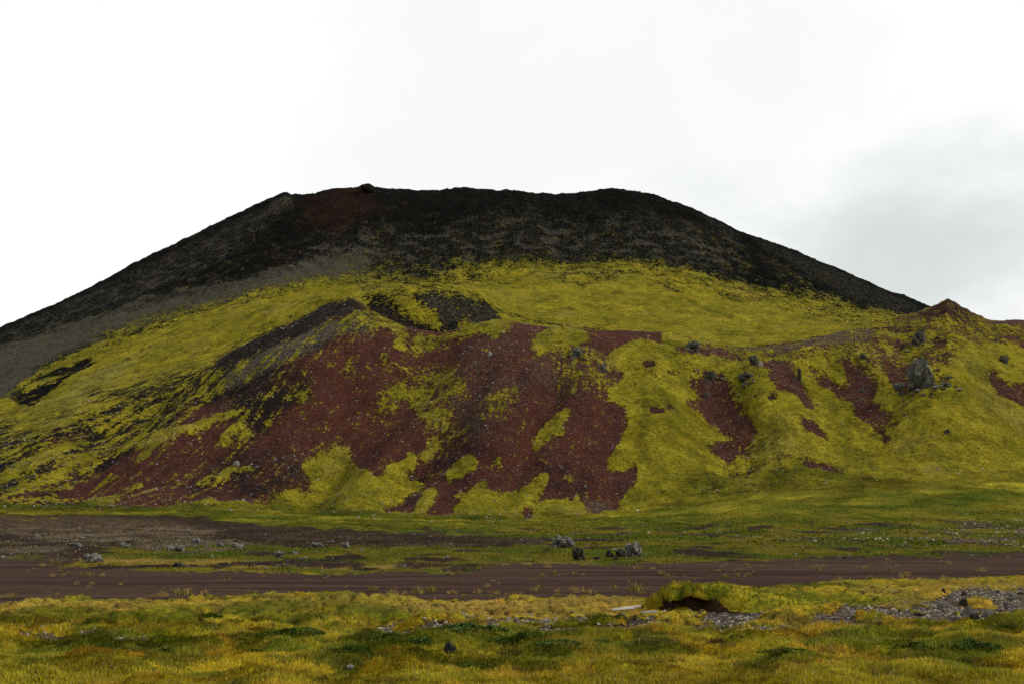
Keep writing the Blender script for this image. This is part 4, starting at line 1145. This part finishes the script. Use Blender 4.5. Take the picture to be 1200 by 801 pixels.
rock('rock_outcrop', OUTC[4], M_OUTCROP_DARK, 873, 446, 21, 9, 'long dark ledge of lava in moss between two red scars', 'outcrop', rot=1.9, sink=.25)
rock('rock_outcrop', OUTC[1], M_OUTCROP, 828, 466, 9, 8, 'small grey rock lying inside the wide red scar', 'outcrop', rot=1.2, sink=.2)
rock('rock_outcrop', OUTC[2], M_OUTCROP_DARK, 937, 446, 7, 13, 'narrow dark rock at the edge of a mossy rib', 'outcrop', rot=1.2, sink=.2)
rock('rock_outcrop', OUTC[0], M_OUTCROP_DARK, 1012, 424, 9, 6, 'small dark rock in yellow moss below the crest', 'outcrop', rot=1.2, sink=.2)
rock('rock_outcrop', OUTC[3], M_OUTCROP, 1011, 458, 5, 5, 'tiny pale rock inside a red scar on the slope', 'outcrop', rot=1.2, sink=.2)
rock('rock_outcrop', OUTC[5], M_OUTCROP_DARK, 1110, 509, 8, 5, 'lone dark stone low down on the mossy slope', 'outcrop', rot=1.2, sink=.2)
rock('rock_outcrop', OUTC[4], M_OUTCROP, 676, 418, 14, 9, 'grey lava blocks amid thin moss high on the red face', 'outcrop', rot=1.2, sink=.2)
rock('rock_outcrop', OUTC[1], M_OUTCROP, 706, 433, 9, 7, 'grey lava block beside a moss cushion on the red face', 'outcrop', rot=.2, sink=.2)
rock('rock_outcrop', ROUND[2], M_ROCK_PALE, 574, 416, 6, 5, 'single pale block near the top of the red face', 'outcrop', rot=.2, sink=.2)
rock('rock_outcrop', OUTC[2], M_OUTCROP_DARK, 1177, 425, 12, 8, 'dark lava lump at the head of the outermost red scar', 'outcrop', rot=.2, sink=.2)
M_SUMMIT = rock_material('summit_lava', (.012, .011, .009), (.045, .035, .025), .2, 1.0)
rock('rock_outcrop', OUTC[0], M_SUMMIT, 431, 226, 18, 9, 'dark rocky knob on the very top of the mountain', 'outcrop', zone='back', rot=.4, sink=.2)
rock('rock_outcrop', ROUND[4], M_ROCK_PALE, 277, 547, 8, 5, 'pale block beside a moss streak low on the dark flank', 'outcrop', rot=.2, sink=.2)

# broken rubble shed around the outcrops
rr_, cc_, ss_ = [], [], []
for p, wd, px in RUBBLE:
    if p.y > 400: continue
    n_ = int(14 + 22 * wd)
    xx = p.x + RNG.normal(0, wd * .95, n_); yy = p.y - np.abs(RNG.normal(0, wd * 1.1, n_)) + .3 * wd
    c_ = np.interp(xx / yy, A, np.arange(NC)); j_ = np.round(c_).astype(int)
    r_ = np.array([np.interp(b_, GYY[:R_F, q_], np.arange(R_F)) for b_, q_ in zip(yy, j_)])
    rr_.append(r_); cc_.append(c_); ss_.append(wd * (.10 + .38 * RNG.random(n_) ** 3))
r, c, s = np.concatenate(rr_), np.concatenate(cc_), np.concatenate(ss_)
stones_mesh('rubble', np.stack([bil(GXX, r, c), bil(GYY, r, c), bil(GZ, r, c) + s * .12], -1), s, grey_cols(len(r), .03, .17, .3) * np.array([[1.1, 1.0, .85]]), M_PALE)
# crags breaking the skyline of the mountain
n = 420
r = R_M - 10 + 11 * RNG.random(n); c = np.interp((RNG.random(n) * 2 - 1) * .38, A, np.arange(NC))
s = .3 + 1.1 * RNG.random(n) ** 4
stones_mesh('skyline_debris', np.stack([bil(GXX, r, c), bil(GYY, r, c), bil(GZ, r, c) + s * .15], -1), s, grey_cols(n, .008, .03, .1), M_PALE)

# larger stones of the stream bed, one object each
protos = {}


def stone_copy(name, shape, mat, p, size, label, cat, group):
    key = (shape.name, mat.name)
    if key not in used_mats:
        me = shape.copy(); me.materials.clear(); me.materials.append(mat); used_mats[key] = me
    if key not in protos:
        o = bpy.data.objects.new(name, used_mats[key]); protos[key] = o
    else:
        o = protos[key].copy(); o.name = name
    COL.objects.link(o)
    o.scale = (size * .55, size * .5, size * .45); o.location = p + Vector((0, 0, size * .06)); o.rotation_euler = (random.uniform(-.2, .2), random.uniform(-.2, .2), random.uniform(0, 6.28))
    return tag(o, label, cat, group)


RND = [rock_mesh('stone', 300 + i, 2, 7, .12) for i in range(5)]
rng2 = np.random.default_rng(21)
x = []; tries = 0
placed = []
while len(placed) < 210 and tries < 40000:
    tries += 1
    yy = math.sqrt(27**2 + rng2.random() * (44**2 - 27**2)); aa = (rng2.random() * 2 - 1) * .375
    r_, c_ = ground_rc(np.array([aa * yy]), np.array([yy]))
    if bil(GRAV, r_, c_)[0] < .75: continue
    px_ = 600 + aa * F
    if px_ < 1000 and rng2.random() < .35: continue
    placed.append((aa * yy, yy, float(bil(GZ, r_, c_)[0]), px_))
for i, (xx, yy, zz, px_) in enumerate(placed):
    tone = rng2.random()
    mat, tw = (M_ROCK_PALE, 'pale') if tone < .2 else ((M_ROCK_DARK, 'dark') if tone < .45 else (M_ROCK_GREY, 'grey'))
    big = px_ > 1060
    where = ('in the stony reach with the big rocks', 'stony reach') if big else (('in the gravel bed in front of the turf mound', 'gravel bed by the turf mound') if px_ > 690 else
             (('in the narrow gravel tongue beside the green bank', 'gravel tongue') if px_ > 400 else ('in the small gravel patches of the meadow', 'small gravel patches')))
    size = (.055 + .11 * rng2.random() ** 2.5) * (1.3 if big else 1)
    stone_copy('stone', RND[i % 5], mat, Vector((xx, yy, zz)), size, f'{tw} stone among many {where[0]}', 'stone', f'{tw} stones of the {where[1]}')
# largest of the pale blocks on the red face
cnt = 0; tries = 0
while cnt < 110 and tries < 20000:
    tries += 1
    r_ = R_A1 + rng2.random() * (R_F - R_A1 - 5); a_ = (rng2.random() * 2 - 1) * .37; c_ = float(np.interp(a_, A, np.arange(NC)))
    ra, ca = np.array([r_]), np.array([c_])
    if bil(SPK, ra, ca)[0] < .7 or bil(VEG, ra, ca)[0] > .6: continue
    p = Vector((float(bil(GXX, ra, ca)[0]), float(bil(GYY, ra, ca)[0]), float(bil(GZ, ra, ca)[0])))
    left = 600 + a_ * F < 800
    stone_copy('stone', RND[cnt % 5], M_ROCK_PALE if rng2.random() < .7 else M_ROCK_GREY, p, .28 + .25 * rng2.random(),
               'pale block scattered on the wide red scoria face' if left else 'pale block lying in one of the red scars',
               'stone', 'pale blocks on the red face' if left else 'pale blocks in the red scars')
    cnt += 1

# ------------------------------------------------------------------ dry grass tufts of the track
def tuft_mesh(seed, n, length, width, col, spread):
    rg = np.random.default_rng(seed)
    th = rg.random(n) * 6.283; rad = spread * np.sqrt(rg.random(n))
    cols = np.array(col) * (.6 + .7 * rg.random((n, 1)))
    length = length * (1.15 - .75 * (rad / spread) ** 1.5)
    return blades('grass_tuft', np.cos(th) * rad, np.sin(th) * rad, np.zeros(n), cols, length * (.4 + .6 * rg.random(n)), np.full(n, width), .45 + .55 * rg.random(n), rng=rg)


TUFTS = [tuft_mesh(400 + i, 110, .20, .018, (.36, .25, .09) if i % 3 else (.25, .21, .05), .14) for i in range(6)]
for t in TUFTS: t.materials.append(M_BLADE)
tproto = [None] * 6


def tuft(x, y, z, s, label, group, i):
    i %= 6
    if tproto[i] is None:
        o = tproto[i] = bpy.data.objects.new('grass_tuft', TUFTS[i])
    else:
        o = tproto[i].copy(); o.name = 'grass_tuft'
    COL.objects.link(o); o.location = (x, y, z); o.scale = (s * random.uniform(.7, 1.3), s, s * random.uniform(.7, 1.1)); o.rotation_euler.z = random.uniform(-.5, .5)
    return tag(o, label, 'grass tuft', group)


tu = 0; tries = 0
while tu < 230 and tries < 30000:
    tries += 1
    px = rng2.uniform(-40, 1240)
    base_ = rng2.choice([662, 667, 672, 677, 683, 689, 694, 698], p=[.10, .15, .17, .12, .08, .12, .16, .10]) - max(0, px - 600) * .018
    py = base_ + rng2.normal(0, 1.6)
    if perlin(np.array([px / 70]), np.array([base_ / 3.1]), 191)[0] < -.05 + .35 * rng2.random(): continue
    p = at(px, py)
    r_, c_ = ground_rc(np.array([p.x]), np.array([p.y]))
    if bil(ROAD, r_, c_)[0] < .3: continue
    tuft(p.x, p.y, p.z, .35 + .75 * rng2.random() ** 2.5, 'dry straw-coloured grass tuft growing on the dark dirt road', 'dry tufts on the dirt road', tu)
    tu += 1
for i, (px, py, s_) in enumerate(((745, 689, 2.0), (685, 692, 1.4), (720, 687, 1.2), (505, 690, 1.6), (460, 694, 1.6), (530, 692, 1.3), (490, 693, 1.8), (655, 691, 1.2), (560, 691, 1.3), (215, 695, 1.8), (190, 697, 1.3), (240, 696, 1.5), (850, 676, 1.2), (775, 671, 1.5), (1060, 674, 2.2), (1020, 678, 1.6), (1150, 667, 1.8))):
    p = at(px, py)
    tuft(p.x, p.y, p.z, s_ * .75, 'dry straw-coloured grass tuft growing on the dark dirt road', 'dry tufts on the dirt road', i)

# ------------------------------------------------------------------ dark shrubs (crowberry) in the meadow
def shrub_mesh(seed, col, n=2600, spiky=False):
    rg = np.random.default_rng(seed)
    th = rg.random(n) * 6.283; rr = np.sqrt(rg.random(n))
    bumpy = 1 + .35 * np.sin(th * 3 + seed) * rr + .2 * np.sin(th * 5 + 2 * seed)
    X = np.cos(th) * rr * bumpy * .95; Y = np.sin(th) * rr * bumpy * .95
    top = np.sqrt(np.maximum(0, 1 - rr**2)) * (.8 + .35 * perlin(X * 2.2, Y * 2.2, seed))
    Z = top * (.45 + .55 * rg.random(n) ** .5)
    cols = np.array(col) * (.5 + .9 * rg.random((n, 1)))
    old = rg.random(n) < .08
    cols[old] = np.array([.12, .075, .02]) * (.6 + .6 * rg.random((old.sum(), 1)))
    return blades('shrub', X, Y, Z, cols, (.16 if not spiky else .34) * (.6 + .8 * rg.random(n)), np.full(n, .05 if not spiky else .028), .3 + .7 * rg.random(n), rng=rg)


SH_DARK = [shrub_mesh(500 + i, (.070, .105, .012)) for i in range(3)]
SH_TEAL = [shrub_mesh(510 + i, (.070, .120, .022)) for i in range(2)]
SH_BROWN = [shrub_mesh(520, (.075, .050, .022), 420, True), shrub_mesh(521, (.13, .070, .020), 520, True)]
for s in SH_DARK + SH_TEAL + SH_BROWN: s.materials.append(M_BLADE)


def shrub(me, px, py, wpx, hpx, label):
    p = at(px, py); mp = p.y / F / cp
    o = bpy.data.objects.new('shrub', me); COL.objects.link(o)
    o.location = p + Vector((0, wpx * mp * .25, -.01)); o.scale = (wpx * mp / 2 * 1.1, wpx * mp / 2 * .8, hpx * mp * .72); o.rotation_euler.z = random.uniform(-.4, .4)
    return tag(o, label, 'shrub')


for a_ in ((SH_DARK[0], 118, 762, 36, 13, 'low dark green shrub below the small gravel patch'), (SH_DARK[1], 198, 765, 52, 12, 'long dark green shrub right of a smaller one in the meadow'),
           (SH_DARK[2], 175, 769, 34, 8, 'flat green shrub at the foot of the long dark one'), (SH_DARK[0], 297, 764, 26, 9, 'small green shrub between the two rows of larger shrubs'),
           (SH_DARK[1], 345, 756, 62, 12, 'broad green shrub at the edge of the near meadow'), (SH_DARK[2], 372, 768, 28, 9, 'rusty dark shrub under the broad green one'),
           (SH_DARK[0], 412, 776, 46, 15, 'dark tangled shrub beside a pale upright stone'), (SH_DARK[2], 460, 757, 52, 18, 'very dark shrub with a black hollow on the bank'),
           (SH_TEAL[0], 497, 759, 58, 17, 'blue-green shrub joined to the very dark one'), (SH_TEAL[1], 545, 756, 70, 15, 'wide blue-green shrub along the meadow bank'),
           (SH_TEAL[0], 585, 760, 44, 12, 'blue-green shrub beside the round dark bush'), (SH_DARK[1], 619, 762, 46, 23, 'round dark green bush, tallest on the meadow bank'),
           (SH_DARK[0], 700, 762, 40, 11, 'dark green shrub past the tall round bush'), (SH_TEAL[1], 660, 770, 60, 8, 'flat grey-green shrub in front of the round bush'),
           (SH_BROWN[0], 841, 769, 22, 18, 'dead brown bush with bare twigs in the near meadow'), (SH_TEAL[0], 863, 762, 14, 8, 'small green shrub touching the dead brown bush'),
           (SH_BROWN[1], 790, 793, 24, 11, 'russet bush low in the nearest grass'), (SH_TEAL[1], 1139, 769, 56, 16, 'dark blue-green shrub near the end of the meadow'),
           (SH_DARK[2], 1082, 772, 52, 10, 'low dark shrub left of the blue-green one'), (SH_DARK[0], 1184, 739, 40, 8, 'dark shrub on the rise below the big stones'),
           (SH_DARK[1], 1190, 756, 34, 9, 'green shrub under the one on the rise'), (SH_DARK[1], 545, 786, 50, 9, 'grassy dark shrub in front of the dark angular rock'),
           (SH_DARK[0], 930, 785, 60, 8, 'flat green shrub in the nearest grass beyond the russet bush'), (SH_DARK[2], 1130, 787, 60, 8, 'dull green shrub in front of the dark blue-green one'),
           (SH_DARK[0], 30, 786, 50, 7, 'flat green shrub in the nearest corner of the meadow'), (SH_DARK[2], 246, 723, 20, 9, 'dark brown-green bush in the strip before the road')):
    shrub(*a_)

# ------------------------------------------------------------------ undercut turf mound
root = bpy.data.objects.new('turf_mound', None); COL.objects.link(root)
pm = at(815, 716)
MC = Vector((pm.x, pm.y + 1.15, 0)); MC.z = ground_z(MC.x, MC.y) - .08
root.location = MC
tag(root, 'grassy turf mound undercut by a dark earth hollow beside the gravel', 'mound')
NT, NP = 120, 26


def mound_point(th, k):
    """k 0..1 from the foot to the top; front side hollowed"""
    x_, y_ = math.cos(th), math.sin(th)
    R0 = .86 * (1.0 + 2.3 * max(0, x_) ** 2 * (1 if y_ > -.75 else .6)) * (1 + .06 * math.sin(5 * th) + .04 * math.sin(11 * th + 1))
    front = max(0.0, min(1.0, (-y_ - .25) / .25)) * max(0.0, min(1.0, (.62 - x_) / .3))
    front = front * front * (3 - 2 * front)
    Hh = .46 + .05 * math.sin(3 * th)
    # smooth bank
    rs = R0 * (1.25 - 1.25 * k) ** .8 if k < 1 else 0
    zs = Hh * math.sin(k * math.pi / 2) ** 1.5
    # hollow: foot set back, lip hanging forward
    prof = [(0, .92, -.02), (.14, .84, .06), (.28, .80, .17), (.42, .82, .28), (.5, .95, .30), (.56, 1.02, .33), (.62, 1.02, .38), (.72, .88, .46), (.85, .5, .55), (1, 0, .60)]
    for (k0, r0, z0), (k1, r1, z1) in zip(prof, prof[1:]):
        if k0 <= k <= k1:
            t = (k - k0) / (k1 - k0); rh = r0 + t * (r1 - r0); zh = z0 + t * (z1 - z0); break
    rh *= R0 * (1 + .07 * math.sin(9 * th + 2) + .05 * math.sin(17 * th)); zh *= .9 + .12 * math.sin(7 * th + 1)
    r_ = rs * (1 - front) + rh * front; z_ = zs * (1 - front) + zh * front
    nz = mnoise.fractal(Vector((x_ * r_ * 3, y_ * r_ * 3, z_ * 5)), 1, 2, 4)
    r_ *= 1 + .09 * nz; z_ += .075 * nz * (1 if k < .97 else .6)
    return (x_ * r_, y_ * r_, z_), front


V = np.zeros((NT, NP, 3)); FR = np.zeros((NT, NP))
for i in range(NT):
    for j in range(NP):
        p_, f_ = mound_point(2 * math.pi * i / NT, j / (NP - 1)); V[i, j] = p_; FR[i, j] = f_
soilf, turff = [], []
for i in range(NT):
    i2 = (i + 1) % NT
    for j in range(NP - 1):
        quad = [i * NP + j, i2 * NP + j, i2 * NP + j + 1, i * NP + j + 1]
        (soilf if FR[i, j] > .35 and j / (NP - 1) < .5 else turff).append(quad)


def part_from(faces, name, mat, tints):
    f = np.array(faces); u = np.unique(f); lut = np.zeros(NT * NP, int); lut[u] = np.arange(len(u))
    me = mesh_np(name, V.reshape(-1, 3)[u], [lut[f]])
    if tints is not None: color_attr(me, 'tint', tints[u])
    return link(name, me, mat, root)


mgx = V.reshape(-1, 3)
mt = np.zeros((NT * NP, 3)) + np.array([.30, .24, .014])
mm_ = sstep(-.2, .3, fbm(mgx[:, 0] * 2, mgx[:, 1] * 2, 3, 201))[:, None]
mt = mt * (1 - mm_) + np.array([.125, .138, .009]) * mm_
m_turf = tint_material('turf', .95, 14.0, .9)
ms, nt, b = new_mat('bare_earth'); q = NB(nt); pos = nt.nodes.new('ShaderNodeTexCoord').outputs['Object']
nz = q.noise(pos, 6, 5, .7)
nt.links.new(q.mix(q.step(nz, .35, .65), (.016, .010, .006), (.060, .030, .014)), b.inputs['Base Color'])
nt.links.new(q.bump(nz, .8, .08), b.inputs['Normal'])
part_from(turff, 'turf_cap', m_turf, mt)
part_from(soilf, 'earth_face', ms, None)
# grass on the cap and hanging from the lip
ng = 14000
ti = RNG.integers(0, NT, ng); tj = (1 + RNG.random(ng) * (NP - 2)).astype(int)
bp = V[ti, np.clip(tj, 0, NP - 1)] + (RNG.random((ng, 3)) - .5) * np.array([.07, .07, .0])
ok = ~((FR[ti, tj] > .3) & (tj / (NP - 1) < .54))
bp = bp[ok]; tc = mt.reshape(NT, NP, 3)[ti[ok], tj[ok]] * (.6 + .8 * RNG.random((ok.sum(), 1)))
stw = RNG.random(len(tc)) < .15; tc[stw] = np.array([.30, .22, .05])
gm = blades('grass_cover', bp[:, 0], bp[:, 1], bp[:, 2], tc, .07 * (.5 + RNG.random(len(bp))), np.full(len(bp), .013), .4 + .55 * RNG.random(len(bp)))
gp = link('grass_cover', gm, M_BLADE, root)

# ------------------------------------------------------------------ weathered boards by the mound
mw, nt, b = new_mat('weathered_board'); q = NB(nt); pos = nt.nodes.new('ShaderNodeTexCoord').outputs['Object']
nz = q.noise(q.vscale(pos, (2, 30, 30)), 1, 4, .6)
nt.links.new(q.mix(nz, (.34, .33, .30), (.58, .57, .53)), b.inputs['Base Color'])


def board(p0, p1, wd, th, label):
    a_, b_ = at(*p0), at(*p1)
    a_.z += .07; b_.z += .07
    d = b_ - a_; ln = d.length
    bm = bmesh.new(); bmesh.ops.create_cube(bm, size=1)
    for v in bm.verts: v.co = Vector((v.co.x * ln, v.co.y * wd, v.co.z * th))
    bmesh.ops.subdivide_edges(bm, edges=[e for e in bm.edges if abs(e.verts[0].co.x - e.verts[1].co.x) > .1], cuts=6)
    for v in bm.verts:
        v.co.z += .012 * math.sin(v.co.x * 3); v.co.y += .008 * math.sin(v.co.x * 7 + 1)
    bmesh.ops.bevel(bm, geom=bm.edges[:], offset=.004, segments=1, affect='EDGES')
    me = bpy.data.meshes.new('board'); bm.to_mesh(me); bm.free()
    o = link('board', me, mw); o.location = (a_ + b_) / 2; o.rotation_euler = d.to_track_quat('X', 'Z').to_euler()
    return tag(o, label, 'board')


board((717, 716), (742, 714), .07, .04, 'pale weathered board, nearest the gravel of a crossed pair')
board((727, 714), (750, 711), .07, .04, 'pale weathered board behind the other, pointing at the turf mound')
board((753, 717), (770, 717), .06, .04, 'short pale board at the foot of the undercut turf mound')

# ------------------------------------------------------------------ sky and light
SUN_EL, SUN_AZ = math.radians(36), math.radians(94)        # azimuth from +Y towards +X: behind the camera, to the right
world = bpy.data.worlds.new("World"); scene.world = world
world.use_nodes = True
nt = world.node_tree
for n in list(nt.nodes): nt.nodes.remove(n)
q = NB(nt)
out = nt.nodes.new('ShaderNodeOutputWorld'); bg = nt.nodes.new('ShaderNodeBackground'); bg.inputs[1].default_value = .1
nt.links.new(bg.outputs[0], out.inputs[0])
sky = nt.nodes.new('ShaderNodeTexSky'); sky.sky_type = 'NISHITA'; sky.sun_disc = False; sky.sun_elevation = SUN_EL; sky.sun_rotation = SUN_AZ
gen = nt.nodes.new('ShaderNodeTexCoord').outputs['Generated']
cl1 = q.noise(gen, 2.6, 6, .58)
cl2 = q.noise(q.vscale(gen, (1, 1, 1.6)), 7.0, 5, .55)
# one heavier, greyer cloud low in the sky beyond the right shoulder
d0 = Vector((.272, .945, .168)).normalized()
dv = nt.nodes.new('ShaderNodeVectorMath'); dv.operation = 'SUBTRACT'; nt.links.new(gen, dv.inputs[0]); dv.inputs[1].default_value = d0
ds = q.vscale(dv.outputs[0], (.8, .8, 1.95))
ln = nt.nodes.new('ShaderNodeVectorMath'); ln.operation = 'LENGTH'; nt.links.new(ds, ln.inputs[0])
blob = q.math('SUBTRACT', 1.0, q.step(q.math('ADD', ln.outputs['Value'], q.math('MULTIPLY', q.math('SUBTRACT', cl2, .5), .32)), .02, .16))
grey = q.math('MULTIPLY', blob, q.math('ADD', .55, q.math('MULTIPLY', cl2, .5)), True)
white = q.mix(q.step(cl1, .35, .7), (7.35, 7.42, 7.36), (8.4, 8.4, 8.35))
cloud = q.mix(grey, white, (4.75, 5.15, 4.98))
# unseen sky behind the camera greyed, added so the sun models the slopes more
sx = nt.nodes.new('ShaderNodeSeparateXYZ'); nt.links.new(gen, sx.inputs[0])
cloud = q.mix(q.math('MULTIPLY', q.step(sx.outputs['Y'], .45, -.4), .9), cloud, (4.6, 4.65, 4.65))
nt.links.new(q.mix(.95, sky.outputs[0], cloud), bg.inputs[0])

sd = bpy.data.lights.new('sun', 'SUN'); sd.energy = 1.5; sd.angle = math.radians(11); sd.color = (1.0, .945, .85)
so = bpy.data.objects.new('sun', sd); COL.objects.link(so)
dirv = Vector((math.sin(SUN_AZ) * math.cos(SUN_EL), math.cos(SUN_AZ) * math.cos(SUN_EL), math.sin(SUN_EL)))
so.rotation_euler = dirv.to_track_quat('Z', 'Y').to_euler()

scene.view_settings.view_transform = 'Standard'; scene.view_settings.look = 'None'
scene.view_settings.exposure = 0.40; scene.view_settings.gamma = 1
scene.cycles.max_bounces = 4
